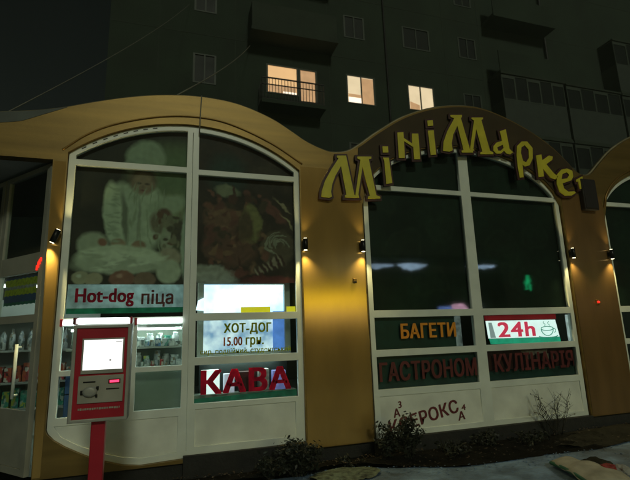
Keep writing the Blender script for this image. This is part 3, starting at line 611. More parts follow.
# things on the ledge behind the coffee lettering; bright background put into three as glow
for k, (x0, x1, z1, mt) in enumerate(((0.42, 0.66, 1.14, 'lit24'), (0.72, 0.86, 1.08, emat('dim_painted_glow', (0.75, 0.80, 0.95), 0.55, 0.4, 9)), (0.92, 1.16, 1.10, 'wine'), (1.20, 1.34, 1.12, 'pale'), (1.40, 1.58, 1.09, emat('violet_painted_glow', (0.32, 0.36, 0.85), 0.5, 0.4, 9)))):
    tag(MB().box(x0, x1, 0.24, 0.38, 0.835, z1, 0.008).build('carton', mt), ('wide white painted-glow', 'narrow dim painted-glow', 'dark wine red', 'pale', 'violet blue painted-glow')[k] + ' carton on the ledge behind the red coffee capitals', 'carton')
tag(MB().box(0.30, 1.72, 0.20, 0.40, 0.72, 0.833, 0.006).build('window_ledge', 'counter'), 'inner window ledge behind the red coffee capitals', 'ledge')

# strip lamps on the transom over the payment terminal
for x0, x1, w in ((-1.245, -1.10, 'short end'), (-0.40, 0.15, 'long')):
    t = thing('strip_lamp', w + ' white strip lamp along the left window transom ' + ('beside the golden pilaster' if x0 < -1 else 'right of the payment terminal'), 'lamp', ((x0 + x1) / 2, 0.03, 1.81))
    child(MB().box(x0, x1, 0.012, 0.042, 1.775, 1.838, 0.008).build('diffuser', 'tube'), t)
    child(MB().box(x0 - 0.03, x0, 0.005, 0.043, 1.76, 1.85, 0.006).build('end_cap', 'red'), t)

# shelf with goods behind the small panes at the left
rk = thing('display_shelf', 'shelf unit with pale goods behind the small panes right of the terminal', 'shelf', (-0.5, 0.5, 0.08))
for z in (1.22, 1.47, 1.74): child(MB().box(-1.24, 0.18, 0.30, 0.62, z - 0.012, z + 0.012).build('shelf_board', 'shell'), rk)
child(MB().box(-1.2, 0.15, 0.31, 0.34, 1.700, 1.726, 0.005).build('added_shelf_glow', 'tubeb'), rk)  # added glowing strip to brighten the goods on the shelves
child(MB().box(-1.24, 0.18, 0.62, 0.65, 0.08, 1.86).build('back_panel', 'counter'), rk)
child(MB().box(-0.42, 0.17, 0.26, 0.285, 0.08, 1.207).build('counter_front', 'counter'), rk)
for zz, n in ((1.232, 11), (1.482, 12)):
    for k in range(n):
        x = -1.19 + (k + 0.5) * 1.33 / n + random.uniform(-0.015, 0.015); h = random.uniform(0.13, 0.215); r = random.uniform(0.045, 0.06)
        m = MB().lathe((x, 0.40 + random.uniform(-0.03, 0.05), zz), [(r * 0.92, 0), (r, h * 0.05), (r, h * 0.74), (r * 0.72, h * 0.82), (r * 0.74, h * 0.84), (r * 0.74, h)], 14)
        if k % 3 == 1:
            m.bm.free(); w = random.uniform(0.035, 0.058); h2 = random.uniform(0.10, 0.20)
            tag(MB().box(x - w, x + w, 0.36, 0.44, zz, zz + h2, 0.006).build('packet', random.choice(('clut', 'clutb', 'clut', 'clutg'))), 'small packet standing among the jars on the shelf behind the small panes', 'packet', 'packets on the shelf behind the small panes')
        else:
            tag(m.build('jar', random.choice(('clut', 'clut', 'clutb', 'pale')), None, True), 'dim jar of goods standing on the shelf behind the small panes', 'jar', 'jars on the shelf behind the small panes')
for zz in (1.232, 1.482):
    x = -0.38
    while x < 0.13:
        w = random.uniform(0.04, 0.09); h = random.uniform(0.05, 0.12)
        tag(MB().box(x, x + w, 0.305, 0.35, zz, zz + h, 0.005).build('packet', random.choice(('clut', 'clutb', 'clut', 'clutr'))), 'small packet standing among the jars on the shelf behind the small panes', 'packet', 'packets on the shelf behind the small panes')
        x += w + random.uniform(0.004, 0.02)
for k in range(4):
    tag(MB().box(-1.22, -0.92, 0.28, 0.58, 0.09 + k * 0.285, 0.365 + k * 0.285, 0.01).build('plastic_crate', 'blueb'), ('lowest', 'second from the floor', 'third from the floor', 'topmost')[k] + ' blue crate stacked behind the pane left of the terminal', 'crate')

# ceiling tubes of the shop, plus two added unseen tubes as backlight
def tube_lamp(x, y, z, ln, label):
    t = thing('ceiling_or_fill_lamp', label, 'lamp', (x, y, z))
    child(MB().box(x - ln / 2, x + ln / 2, y - 0.06, y + 0.06, z + 0.03, z + 0.09, 0.01).build('housing', 'shell'), t)
    child(MB().tube([(x - ln / 2 + 0.02, y, z), (x + ln / 2 - 0.02, y, z)], 0.02, 8).build('tube', 'tubeb'), t)
tube_lamp(-0.4, 1.3, 3.0, 1.2, 'fluorescent tube lamp hanging inside behind the baker poster')
tube_lamp(1.1, 1.3, 3.0, 1.2, 'fluorescent tube lamp hanging inside behind the meat poster')
tube_lamp(-2.4, 1.95, 2.45, 1.0, 'fluorescent tube lamp hanging inside beyond the entrance door')

tube_lamp(-0.5, 0.42, 2.47, 1.2, 'added low tube, unseen, brightening the pale film strip from behind')  # added backlight for the film strip
tube_lamp(1.0, 0.34, 1.255, 1.0, 'added tube under the menu display, hidden by the transom, brightening the coffee pane')  # added backlight for the red coffee capitals
# rack seen through the entrance door
rd = thing('goods_rack', 'tall rack of bottles and packets seen through the entrance door', 'rack', (-2.2, 2.6, 0.08))
for z in (0.55, 0.95, 1.45, 1.95): child(MB().box(-3.2, -1.2, 2.35, 2.75, z - 0.015, z + 0.015).build('shelf_board', 'shell'), rd)
child(MB().box(-3.2, -1.2, 2.75, 2.79, 0.08, 2.3).build('back_panel', 'wallin'), rd)
for z, mt, hh, nm in ((1.466, 'clut', 0.36, 'bottle'), (0.966, 'clutr', 0.36, 'packet'), (0.566, 'clutg', 0.32, 'packet')):
    for k in range(15):
        x = -3.1 + k * 0.128 + random.uniform(-0.012, 0.012)
        if nm == 'bottle':
            o = MB().lathe((x, 2.5, z), [(0.045, 0), (0.045, hh * random.uniform(0.5, 0.68)), (0.018, hh * 0.8), (0.018, hh * random.uniform(0.85, 1.0))], 10).build('bottle', mt, None, True)
            tag(o, 'pale bottle on the top shelf of the rack beyond the entrance door', 'bottle', 'bottles on the rack beyond the door')
        else:
            o = MB().box(x - 0.05, x + 0.05, 2.44, 2.6, z, z + hh * random.uniform(0.55, 1), 0.006).build('packet', mt)
            tag(o, ('red packet on the middle shelf' if mt == 'clutr' else 'teal packet on the low shelf') + ' of the rack beyond the entrance door', 'packet', ('red' if mt == 'clutr' else 'teal') + ' packets on the rack beyond the door')
# printed sticker on the door: yellow-green, blue and pale bands
st = thing('door_sticker', 'sticker with yellow green and blue zigzag bands on the entrance door glass', 'sticker', tuple(hp(0.6, -0.01, 2.07)))
def dchild(o): return child(o, st)
for z0, z1, mt in ((2.40, 2.44, 'blueb'), (2.31, 2.40, 'yelpk'), (2.27, 2.31, 'pale'), (2.19, 2.27, 'yelpk'), (2.10, 2.19, 'blueb'), (2.06, 2.10, 'tealpk')):
    m = MB(); n = 16
    vs = []
    for i in range(n + 1):
        s = 0.19 + i * 0.81 / n; w = 0.012 * (i % 2)
        vs.append((s, z0 + w, z1 + w))
    for (s0, a0, b0), (s1, a1, b1) in zip(vs, vs[1:]):
        m.poly([tuple(hp(s0, -0.010, a0)), tuple(hp(s1, -0.010, a1)), tuple(hp(s1, -0.010, b1)), tuple(hp(s0, -0.010, b0))])
    dchild(m.build('colour_band', mt))
# red reflection by the door edge, put in as a small glowing mark
rg = MB(); 
for s, z0, z1 in ((0.085, 2.54, 2.60), (0.11, 2.50, 2.575), (0.14, 2.47, 2.53), (0.06, 2.575, 2.62)): slant(rg, s - 0.014, s + 0.014, z0, z1, 0.031, 0.040)
tag(rg.build('red_reflection', 'reddot'), 'small jagged red reflection put in as a glowing mark on the grey door bar', 'light')

# ------------------------------------------------------------------ stickers and lettering in the right window
tag(plate('window_film', [rect(2.895, 4.345, 1.295, 1.80)], 0.126, 0.130, 'teal'), 'dark teal film behind the orange capitals', 'window film')
tag(text('window_lettering', 'БАГЕТИ', 3.345, 1.46, 0.975, 0.225, 0.071, 'orange', bold=0.035), 'orange capitals БАГЕТИ in the upper row of the right window', 'lettering')
tag(plate('window_film', [rect(2.895, 4.68, 0.735, 1.225)], 0.126, 0.130, 'teal'), 'dark teal film behind the barely visible dark red capitals', 'window film')
tag(text('window_lettering', 'ГАСТРОНОМ', 2.95, 0.85, 1.69, 0.28, 0.071, 'dimred', bold=0.03), 'barely visible dark red capitals in the lower row of the right window', 'lettering')
tag(plate('window_film', [rect(4.82, 6.68, 0.905, 1.225)], 0.126, 0.130, 'wine'), 'dark wine red film in the low pane under the lit 24h sign', 'window film')
tag(plate('film_band', [[(4.82, 0.735), (6.68, 0.735), (6.68, 0.90), (5.6, 0.90), (4.82, 0.88)]], 0.126, 0.130, 'teal'), 'dark green band below the wine red film under the 24h sign', 'window film')
tag(text('window_lettering', 'КУЛІНАРІЯ', 4.98, 0.88, 1.62, 0.28, 0.071, 'dimred', bold=0.03), 'barely visible dark red capitals over the wine red film under the 24h sign', 'lettering')
pale = MB()
def flatp(pts, y=0.121): pale.poly([(x, y, z) for x, z in pts])
flatp([(5.55, 1.19), (6.12, 1.19), (6.10, 1.12), (5.95, 1.13), (5.80, 1.10), (5.72, 1.02), (5.66, 1.12)])
for k in range(5): flatp([(5.86 + 0.11 * k, 1.00), (5.90 + 0.11 * k, 1.00), (5.93 + 0.11 * k, 1.12), (5.87 + 0.11 * k, 1.125)], 0.119)
tag(pale.build('painted_gap_light', pmat('pale_gap_light', (0.34, 0.24, 0.20), 0.5, 0, 0.4, 14)), 'faint pale shape on the wine red film, light between the letters painted on', 'print')  # light showing between the letters, put in as pale shapes
# lit 24h sign
s24 = thing('lit_sign', 'lit white window sign reading 24h with a cup drawing and green foot strip', 'lit sign', (5.7, 0.12, 1.3))
child(plate('light_box', [[(4.985, 1.405), (6.425, 1.39), (6.375, 1.68), (4.965, 1.69)]], 0.120, 0.160, 'lit24'), s24)
child(plate('foot_strip', [[(5.02, 1.315), (6.44, 1.30), (6.43, 1.385), (5.0, 1.398)]], 0.120, 0.160, 'lit24g'), s24)
child(plate('top_strip', [rect(4.95, 6.40, 1.695, 1.775)], 0.120, 0.160, emat('dim_red_strip', (0.40, 0.012, 0.02), 0.28, 0.3, 6)), s24)
child(text('figure', '24h', 5.15, 1.418, 0.76, 0.245, 0.112, 'lit24r', bold=0.045), s24)
child(plate('side_shade', [[(4.995, 1.415), (5.10, 1.414), (5.045, 1.66), (4.98, 1.66)]], 0.112, 0.116, emat('dim_sign_corner', (0.45, 0.55, 0.55), 0.5)), s24)
cupm = emat('drawn_cup_line', (0.10, 0.42, 0.32), 0.55)
def ring_line(cx, cz, rx, rz, a0, a1, r=0.006, n=20): return [(cx + rx * math.cos(a0 + (a1 - a0) * i / n), 0.113, cz + rz * math.sin(a0 + (a1 - a0) * i / n)) for i in range(n + 1)]
cu = MB()
cu.tube(ring_line(6.17, 1.535, 0.13, 0.035, 0, 2 * math.pi), 0.007, 6); cu.tube(ring_line(6.17, 1.535, 0.13, 0.12, math.pi, 2 * math.pi), 0.007, 6)
cu.tube(ring_line(6.31, 1.50, 0.035, 0.035, -1.6, 1.8), 0.006, 6); cu.tube(ring_line(6.18, 1.415, 0.20, 0.03, math.pi, 2 * math.pi), 0.008, 6)
cu.tube([(6.12 + 0.02 * math.sin(t), 0.113, 1.58 + t * 0.012) for t in range(7)], 0.005, 6); cu.tube([(6.21 + 0.02 * math.sin(t + 1), 0.113, 1.58 + t * 0.012) for t in range(7)], 0.005, 6)
child(cu.build('cup_drawing', cupm), s24)
tag(MB().box(6.63, 6.665, 0.12, 0.15, 1.31, 1.76, 0.004).build('lit_edge', emat('lit_glass_edge', (0.75, 0.9, 0.88), 0.55, 0.5, 12)), 'narrow lit upright strip at the right edge of the 24h pane', 'light strip')
tag(MB().box(4.36, 4.69, 0.45, 0.47, 1.25, 1.85).build('shelf_back', emat('painted_shelf_glow', (0.30, 0.36, 0.32), 0.35, 0.75, 11)), 'panel with painted glow for a lit goods shelf, behind the clear end of the orange lettering pane', 'shelf')  # light on the shelf goods put into the panel as emission
# photocopy lettering on the white panels
tag(text('panel_lettering', 'КСЕРОКС', 3.07, 0.115, 1.19, 0.195, 0.0555, 'maroon', bold=0.03, rot=math.radians(11)), 'maroon photocopy lettering climbing across the white lower panel behind the shrubs', 'lettering')
for nm, body, x, z, w, h in (('a', 'А', 3.13, 0.345, 0.11, 0.12), ('b', '3', 3.215, 0.47, 0.06, 0.095), ('c', 'А', 4.21, 0.215, 0.125, 0.125), ('d', '4', 4.285, 0.355, 0.075, 0.085)):
    tag(text('panel_lettering', body, x, z, w, h, 0.0555, 'maroon', bold=0.03, rot=math.radians(8), shear=0.1), {'a': 'small maroon letter above the start of the photocopy word', 'b': 'small raised maroon figure 3 above the shrub', 'c': 'small maroon letter right after the photocopy word', 'd': 'small raised maroon figure 4 at the far end of the photocopy lettering'}[nm], 'lettering')

# ------------------------------------------------------------------ wall lamps
def sconce(x, z, label, tilt=0.0, power=1.0):
    t = thing('wall_lamp', label, 'wall lamp', (x, 0, z)); t.rotation_euler = (0, tilt, 0)
    MB().box(-0.022, 0.022, -0.035, 0.0, -0.03, 0.03, 0.004).build('bracket', 'black', t)
    MB().lathe((0, -0.07, -0.085), [(0.024, 0), (0.036, 0.004), (0.036, 0.166), (0.024, 0.17)], 16).build('lamp_body', 'black', t, True)
    MB().lathe((0, -0.07, -0.090), [(0.026, 0), (0.026, 0.004)], 14).build('lens', 'lamp', t)
    MB().lathe((0, -0.07, 0.086), [(0.022, 0), (0.022, 0.004)], 14).build('lens', 'lamp', t)
    for dz, rx, e, ang in ((-0.10, 0.0, 38.0, 115), (0.10, math.pi, 9.0, 90)):
        l = bpy.data.lights.new('lamp_light', 'SPOT'); l.energy = e * power; l.color = (1.0, 0.80, 0.34); l.spot_size = math.radians(ang); l.spot_blend = 1.0; l.shadow_soft_size = 0.02
        lo = bpy.data.objects.new('lamp_light', l); COL.objects.link(lo); lo.parent = t; lo.location = (0, -0.07, dz); lo.rotation_euler = (rx - 0.22 if rx == 0 else rx + 0.22, 0, 0)
    return t
sconce(-1.385, 2.86, 'black wall lamp tilted sideways on the golden pilaster beside the entrance', math.radians(20), 2.5)
sconce(1.83, 2.85, 'black wall lamp on the wide golden pier, at the meat picture window')
sconce(2.735, 2.85, 'black wall lamp on the wide golden pier, below the start of the yellow sign')
sconce(6.79, 2.83, 'black wall lamp on the near edge of the darkened gold pier with the red light', 0, 0.8)
sconce(7.70, 2.83, 'black wall lamp at the far side of the darkened gold pier, next to the last bay')
al = thing('alarm_light', 'small red glowing light on the darkened gold pier', 'light', (7.25, 0, 1.965))
MB().box(-0.035, 0.035, -0.02, 0, -0.05, 0.05, 0.006).build('housing', 'gold_trim', al); MB().lathe((0, -0.028, -0.018), [(0.012, 0), (0.022, 0.008), (0.022, 0.028), (0.012, 0.036)], 10).build('lens', 'reddot', al, True)
ci = thing('wall_socket_box', 'tiny grey box with dark slot on the wide golden pier near the right window', 'box', (2.60, 0, 2.33))
MB().box(-0.03, 0.03, -0.02, 0, -0.035, 0.035, 0.005).build('case', 'gold_trim', ci); MB().box(-0.02, 0.02, -0.024, -0.018, -0.028, -0.010).build('slot', 'black', ci)
bx = thing('dark_box', 'dark box high on the darkened gold pier at the end of the sign', 'box', (7.38, 0, 3.95))
MB().box(-0.17, 0.17, -0.10, 0, -0.30, 0.30, 0.02).build('case', 'boxm', bx); MB().box(-0.15, 0.15, -0.112, -0.101, -0.27, 0.27, 0.008).build('lid', 'boxm', bx)
# ------------------------------------------------------------------ cables
def cable(name, pts, r, label):
    return tag(MB().tube(pts, r, 6).build(name, 'wire', None, True), label, 'cable')
def sag(a, b, d, n=16):
    a, b = Vector(a), Vector(b); return [a.lerp(b, i / n) - Vector((0, 0, d * 4 * (i / n) * (1 - i / n))) for i in range(n + 1)]
cable('overhead_cable', sag((0.0, 0.05, 5.02), (3.30, 13.35, 15.4), 0.15), 0.012, 'thin pale cable rising from the left arch towards the dark flats')
cable('overhead_cable', sag((-2.1, 0.05, 4.47), (0.43, 13.35, 17.1), 0.2), 0.008, 'very faint cable crossing the night sky at the left')
cable('hanging_cable', [(0.335, -0.03, 5.01), (0.325, -0.035, 4.8), (0.32, -0.03, 4.62), (0.315, -0.012, 4.44)], 0.009, 'short dark cable hanging down the golden arch above the mullion')

# ------------------------------------------------------------------ payment terminal
TX, TY = -0.585, -1.60
tm = thing('payment_terminal', 'red payment terminal with glowing white screen on a red post', 'terminal', (TX, TY, -0.14))
def tbox(mb, x0, x1, y0, y1, z0, z1, b=0.006): return mb.box(x0, x1, y0, y1, z0 + 0.14, z1 + 0.14, b)
sh = plate('cabinet', [rect(-0.232, 0.232, 1.045, 1.855)], 0.03, 0.20, 'shell', tm, bevel=0.012)
rim = plate('rim', [rect(-0.236, 0.236, 1.035, 1.862), rect(-0.219, 0.219, 1.050, 1.846)], -0.012, 0.045, 'shell', tm, bevel=0.006)
face = plate('face_panel', [rect(-0.218, 0.218, 1.051, 1.845)], 0.008, 0.028, 'red', tm)
bz = plate('screen_bezel', [rect(-0.160, 0.186, 1.440, 1.745), rect(-0.152, 0.178, 1.468, 1.737)], -0.008, 0.007, 'shell', tm, bevel=0.003)
scn = plate('screen', [rect(-0.152, 0.178, 1.468, 1.737)], 0.0, 0.006, 'screen', tm)
dm = MB(); dm.lathe((0.075, -0.002, 1.545), [(0.008, 0), (0.008, 0.012)], 8); dm.box(0.115, 0.165, -0.003, 0.001, 1.705, 1.712); dm.build('screen_mark', 'shell', scn)
cp = plate('control_plate', [rect(-0.172, 0.192, 1.19, 1.418)], -0.006, 0.007, 'ctrl', tm, bevel=0.003)
MB().box(-0.135, -0.035, -0.012, -0.005, 1.362, 1.374, 0.002).build('note_slot', 'black', cp)
ba = MB(); ba.lathe((0, 0, 0), [(0.030, 0), (0.052, 0.006), (0.052, 0.022), (0.030, 0.028)], 14)
bo = ba.build('note_acceptor', 'shell', cp, True); bo.rotation_euler = (math.pi / 2, 0, 0); bo.location = (-0.075, -0.004, 1.285); bo.scale = (1.15, 0.85, 1)
gm = MB(); gm.box(-0.152, -0.128, -0.024, -0.004, 1.262, 1.30, 0.004); gm.box(-0.026, -0.004, -0.024, -0.004, 1.298, 1.33, 0.004); gm.box(-0.03, -0.012, -0.024, -0.004, 1.235, 1.262, 0.004); gm.build('acceptor_catch', 'black', cp)
MB().box(0.070, 0.170, -0.012, -0.005, 1.345, 1.385, 0.003).build('display_window', 'dimred', cp)
MB().box(0.082, 0.160, -0.016, -0.011, 1.355, 1.376, 0.002).build('red_display', 'led', cp)
MB().box(0.055, 0.165, -0.012, -0.005, 1.296, 1.306, 0.002).build('card_slot', 'black', cp)
tx = MB(); rr = random.Random(3); xx = -0.165
while xx < 0.175:
    w = rr.uniform(0.008, 0.018); tx.box(xx, xx + w, 0.003, 0.009, 1.128 + rr.uniform(0, 0.004), 1.148 - rr.uniform(0, 0.003)); xx += w + rr.uniform(0.003, 0.007)
tx.build('text_strip', 'ctrl', tm)
hdm = MB(); hdm.box(-0.225, 0.225, -0.02, 0.12, 1.876, 1.932, 0.018); hdm.build('header_light', 'tube', tm, True)
MB().box(-0.250, -0.226, -0.025, 0.125, 1.872, 1.936, 0.010).build('header_end', 'maroon', tm); MB().box(0.226, 0.250, -0.025, 0.125, 1.872, 1.936, 0.010).build('header_end', 'red', tm)
MB().box(-0.22, 0.22, 0.0, 0.11, 1.856, 1.875).build('header_seat', 'shell', tm)
ps = MB(); ps.box(-0.058, 0.058, 0.05, 0.16, 0.02, 1.043, 0.008); ps.build('post', 'red', tm)
MB().box(-0.17, 0.17, -0.03, 0.24, 0.0, 0.019, 0.004).build('foot_plate', 'red', tm)
kn = MB(); kn.lathe((-0.19, 0.09, 1.018), [(0.012, 0), (0.018, 0.005), (0.018, 0.026)], 8); kn.lathe((0.17, 0.09, 1.018), [(0.012, 0), (0.018, 0.005), (0.018, 0.026)], 8); kn.build('lock_knob', 'shell', tm)

# ------------------------------------------------------------------ plants
def shrub(name, x, y, z, w, h, nst, nlf, label, cat='shrub', lsize=0.03, mat='leaf', spread=1.0, group=None):
    r = random.Random(int(x * 100) + int(h * 77)); t = thing(name, label, cat, (x, y, z), group)
    st = MB(); lf = bmesh.new(); tips = []
    for k in range(nst):
        a = r.uniform(0, 6.28); rad = w * math.sqrt(r.uniform(0.02, 1)); hh = h * r.uniform(0.55, 1.0) * (1 - 0.25 * rad / w)
        p = [Vector((0.15 * rad * math.cos(a), 0.15 * rad * math.sin(a), 0))]
        for i in range(1, 6):
            f = i / 5; p.append(Vector((rad * f ** 0.8 * math.cos(a), rad * f ** 0.8 * math.sin(a) * 0.7, hh * f)) + Vector((r.uniform(-1, 1), r.uniform(-1, 1), 0)) * 0.02 * spread)
        st.tube(p, [0.007, 0.006, 0.005, 0.004, 0.003, 0.0015], 5); tips += p[1:]
        for i in (2, 3, 4):
            for q in range(2):
                d = Vector((r.uniform(-1, 1), r.uniform(-0.7, 0.7), r.uniform(0.2, 1))).normalized() * h * r.uniform(0.12, 0.28)
                st.tube([p[i], p[i] + d * 0.5 + Vector((0, 0, 0.01)), p[i] + d], [0.003, 0.002, 0.001], 4); tips += [p[i] + d * 0.5, p[i] + d]
    st.build('stem', 'twig', t)
    if nlf:
        for k in range(nlf):
            c = r.choice(tips) + Vector((r.gauss(0, 1), r.gauss(0, 1), r.gauss(0, 1))) * lsize * 0.8
            u = Vector((r.uniform(-1, 1), r.uniform(-1, 1), r.uniform(-0.5, 1))).normalized(); v = u.cross(Vector((r.uniform(-1, 1), r.uniform(-1, 1), r.uniform(-1, 1)))).normalized()
            s = lsize * r.uniform(0.6, 1.3)
            lf.faces.new([lf.verts.new(c + q) for q in (-u * s, -u * s * 0.2 + v * s * 0.42, u * s, -u * s * 0.2 - v * s * 0.42)])
        me = bpy.data.meshes.new('foliage'); lf.to_mesh(me); link('foliage', me, mat, t)
    lf.free()
    return t
shrub('shrub', 1.55, -0.42, -0.13, 0.30, 0.52, 16, 1500, 'bushy dark shrub at the foot of the wide golden pier')
shrub('shrub', 1.22, -0.40, -0.13, 0.20, 0.34, 9, 420, 'small sparse shrub at the foot of the white panel under the coffee lettering')
shrub('shrub', 2.80, -0.35, -0.12, 0.12, 0.62, 9, 560, 'slim upright dark shrub at the left edge of the right window')
shrub('shrub', 3.08, -0.42, -0.12, 0.15, 0.68, 13, 1000, 'taller dark shrub covering the start of the photocopy lettering')
shrub('shrub', 4.42, -0.32, -0.12, 0.26, 0.28, 12, 500, 'low dark shrub below the mullion of the right window', lsize=0.028)
shrub('shrub', 3.72, -0.50, -0.12, 0.34, 0.20, 12, 420, 'very low dark tuft under the photocopy lettering', lsize=0.028)
shrub('shrub', 5.05, -0.40, -0.12, 0.36, 0.22, 12, 420, 'very low dark tuft under the panel right of the mullion', lsize=0.028)
shrub('bare_twig_bush', 5.84, -0.18, -0.12, 0.36, 0.92, 13, 90, 'bare thin twigs standing before the white panel below the 24h sign', 'bush', 0.016, 'leafb', 1.6)
shrub('shrub', 2.25, -0.28, -0.12, 0.22, 0.12, 9, 260, 'flat dark tuft at the base of the wide golden pier', lsize=0.024)

# fallen leaves on the bed and broken snow along the pavement's edge: nobody could count them
rl = random.Random(12); lb = bmesh.new()
for k in range(900):
    x = rl.uniform(-1.2, 9.0); y = rl.uniform(-0.85, 0.0) if x > 2.8 else rl.uniform(-0.45, 0.0)
    c0 = Vector((x, y, -0.085 + 0.05 * max(0, 1 - abs(y + 0.35) / 0.35) + rl.uniform(0, 0.012))); a = rl.uniform(0, 6.28); q = rl.uniform(0.010, 0.024)
    u = Vector((math.cos(a), math.sin(a), rl.uniform(-0.4, 0.4))) * q; v = Vector((-math.sin(a), math.cos(a), rl.uniform(-0.4, 0.4))) * q * 0.55
    lb.faces.new([lb.verts.new(c0 + w) for w in (-u, v - u * 0.1, u, -v - u * 0.1)])
me = bpy.data.meshes.new('leaf_litter'); lb.to_mesh(me); lb.free(); tag(link('leaf_litter', me, 'leafb'), kind='stuff')
sb = bmesh.new()
for k in range(420):
    i = rl.randrange(len(edge) - 1); p = Vector((edge[i][0], edge[i][1], 0)).lerp(Vector((edge[i + 1][0], edge[i + 1][1], 0)), rl.random())
    if p.x < 1.5: continue
    d = abs(rl.gauss(0, 0.16)); r0 = rl.uniform(0.003, 0.011); res = bmesh.ops.create_icosphere(sb, subdivisions=1, radius=1)
    for v in res['verts']:
        kk = r0 * (1 + 0.5 * noise.noise(v.co * 1.9 + Vector((k, 0, 0)))); v.co = Vector((p.x, p.y - d + 0.05, -0.118)) + Vector((v.co.x * kk * 1.4, v.co.y * kk * 1.2, max(-0.2, v.co.z) * kk))
me = bpy.data.meshes.new('snow_crumbs'); sb.to_mesh(me); sb.free(); tag(link('snow_crumbs', me, 'snow'), kind='stuff')

# ------------------------------------------------------------------ litter on the snow at the right
bd = bmesh.new(); NX, NY = 24, 8; gr = []
for side in (0, 1):
    rows = []
    for i in range(NX + 1):
        row = []
        for j in range(NY + 1):
            u = i / NX; v = j / NY - 0.5; wv = 0.20 + 0.10 * u - 0.12 * max(0, 0.25 - u)
            x = u * 0.95; y = v * wv * 2; z = 0.10 + 0.05 * math.sin(u * 2.6) - 0.9 * v * v * wv + 0.012 * math.sin(u * 17 + v * 5) - side * 0.012
            row.append(bd.verts.new((x, y, z)))
        rows.append(row)
    gr.append(rows)
for s, rows in enumerate(gr):
    for i in range(NX):
        for j in range(NY):
            f = (rows[i][j], rows[i + 1][j], rows[i + 1][j + 1], rows[i][j + 1]); bd.faces.new(f if s == 0 else f[::-1])
for i in range(NX):
    for j in (0, NY): bd.faces.new((gr[0][i][j], gr[1][i][j], gr[1][i + 1][j], gr[0][i + 1][j]))
for j in range(NY):
    for i in (0, NX): bd.faces.new((gr[0][i][j], gr[0][i][j + 1], gr[1][i][j + 1], gr[1][i][j]))
bmesh.ops.recalc_face_normals(bd, faces=bd.faces)
me = bpy.data.meshes.new('sheet'); bd.to_mesh(me); bd.free()
for p in me.polygons: p.use_smooth = True
lt = thing('bent_board', 'long pale beige bent board with green rim lying on the snow', 'board', (4.74, -1.32, -0.13)); lt.rotation_euler = (0, 0, math.radians(-104))
link('sheet', me, 'board', lt)
MB().tube([(0.06 + 0.89 * i / 14, -0.19 - 0.006 * i, 0.055 + 0.03 * math.sin(i * 0.19)) for i in range(15)], 0.022, 7).build('rim', 'crate', lt, True)
def scrap(name, x, y, z, sx, sy, sz, mat, label, cat, seed):
    bm = bmesh.new(); bmesh.ops.create_icosphere(bm, subdivisions=3, radius=1)
    for v in bm.verts:
        d = 1 + 0.35 * noise.noise(v.co * 1.7 + Vector((seed, 0, 0))) + 0.15 * noise.noise(v.co * 5 + Vector((0, seed, 0)))
        v.co = Vector((v.co.x * sx * d, v.co.y * sy * d, max(-0.5, v.co.z) * sz * d + 0.4 * sz))
    me = bpy.data.meshes.new(name); bm.to_mesh(me); bm.free(); o = link(name, me, mat); o.location = (x, y, z)
    return tag(o, label, cat)
scrap('crumpled_bag', 4.88, -1.83, -0.12, 0.11, 0.08, 0.09, 'redscrap', 'crumpled red bag lying beside the pale board', 'bag', 2.0)
scrap('crumpled_paper', 5.05, -1.86, -0.12, 0.09, 0.08, 0.07, 'whitescrap', 'crumpled pale scrap next to the red bag', 'scrap', 5.0)
scrap('earth_clod', 4.98, -1.55, -0.13, 0.22, 0.13, 0.08, 'earth', 'dark clump of earth behind the pale board', 'clod', 8.0)

# ------------------------------------------------------------------ block of flats behind
fl = thing('apartment_block', 'tall dark block of flats with three lit windows behind the shop', 'apartment block', (0, 13.45, -0.16))
FY = 13.45
def fchild(o): o.data.transform(Matrix.Translation((0, -FY, 0.16))); o.parent = fl; return o
def bl_window(x0, x1, z0, z1, lit=None, muls=(0.5,)):
    """A framed pane let into the wall; a lit room shows as its glowing pane."""
    f = 0.06; out = [rect(x0 - f, x1 + f, z0 - f, z1 + f)]; xs = [x0] + [x0 + (x1 - x0) * m for m in muls] + [x1]
    for a, b in zip(xs, xs[1:]): out.append(rect(a + 0.03, b - 0.03, z0, z1))
    w = fchild(plate('window', out, FY - 0.03, FY + 0.05, 'wframe'))
    for a, b in zip(xs, xs[1:]):
        p = plate('pane', [rect(a + 0.03, b - 0.03, z0, z1)], FY + 0.02, FY + 0.03, lit or 'dpane'); p.data.transform(Matrix.Translation((0, -FY, 0.16))); p.parent = w
    return w
def wchild(o, w): o.data.transform(Matrix.Translation((0, -FY, 0.16))); o.parent = w; return o
COLS = [(0.70, 1.64), (8.37, 9.45), (11.87, 13.48), (15.5, 16.6)]
ROWS = [(2.1, 3.5), (5.78, 7.15), (9.45, 10.85), (13.15, 14.55), (16.93, 18.15), (20.4, 21.8), (24.0, 25.4)]
holes = []
for r, (z0, z1) in enumerate(ROWS):
    for c, (x0, x1) in enumerate(COLS):
        if r == 3 and c in (1, 2): continue
        holes.append((x0, x1, z0, z1))
ws = [rect(-3.0, 36.0, -0.16, 27.5)]
lit_h = [(4.16, 5.68, 13.12, 14.56), (5.82, 6.66, 12.84, 14.54), (8.36, 9.88, 13.13, 14.64), (11.92, 13.48, 13.2, 14.6)]
for h in holes + lit_h: ws.append(rect(h[0] - 0.03, h[1] + 0.03, h[2] - 0.03, h[3] + 0.03))
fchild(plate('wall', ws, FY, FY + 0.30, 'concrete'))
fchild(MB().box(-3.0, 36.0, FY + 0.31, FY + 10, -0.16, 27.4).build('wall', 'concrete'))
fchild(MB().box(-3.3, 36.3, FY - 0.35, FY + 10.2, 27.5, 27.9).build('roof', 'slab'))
for h in holes: bl_window(*h)
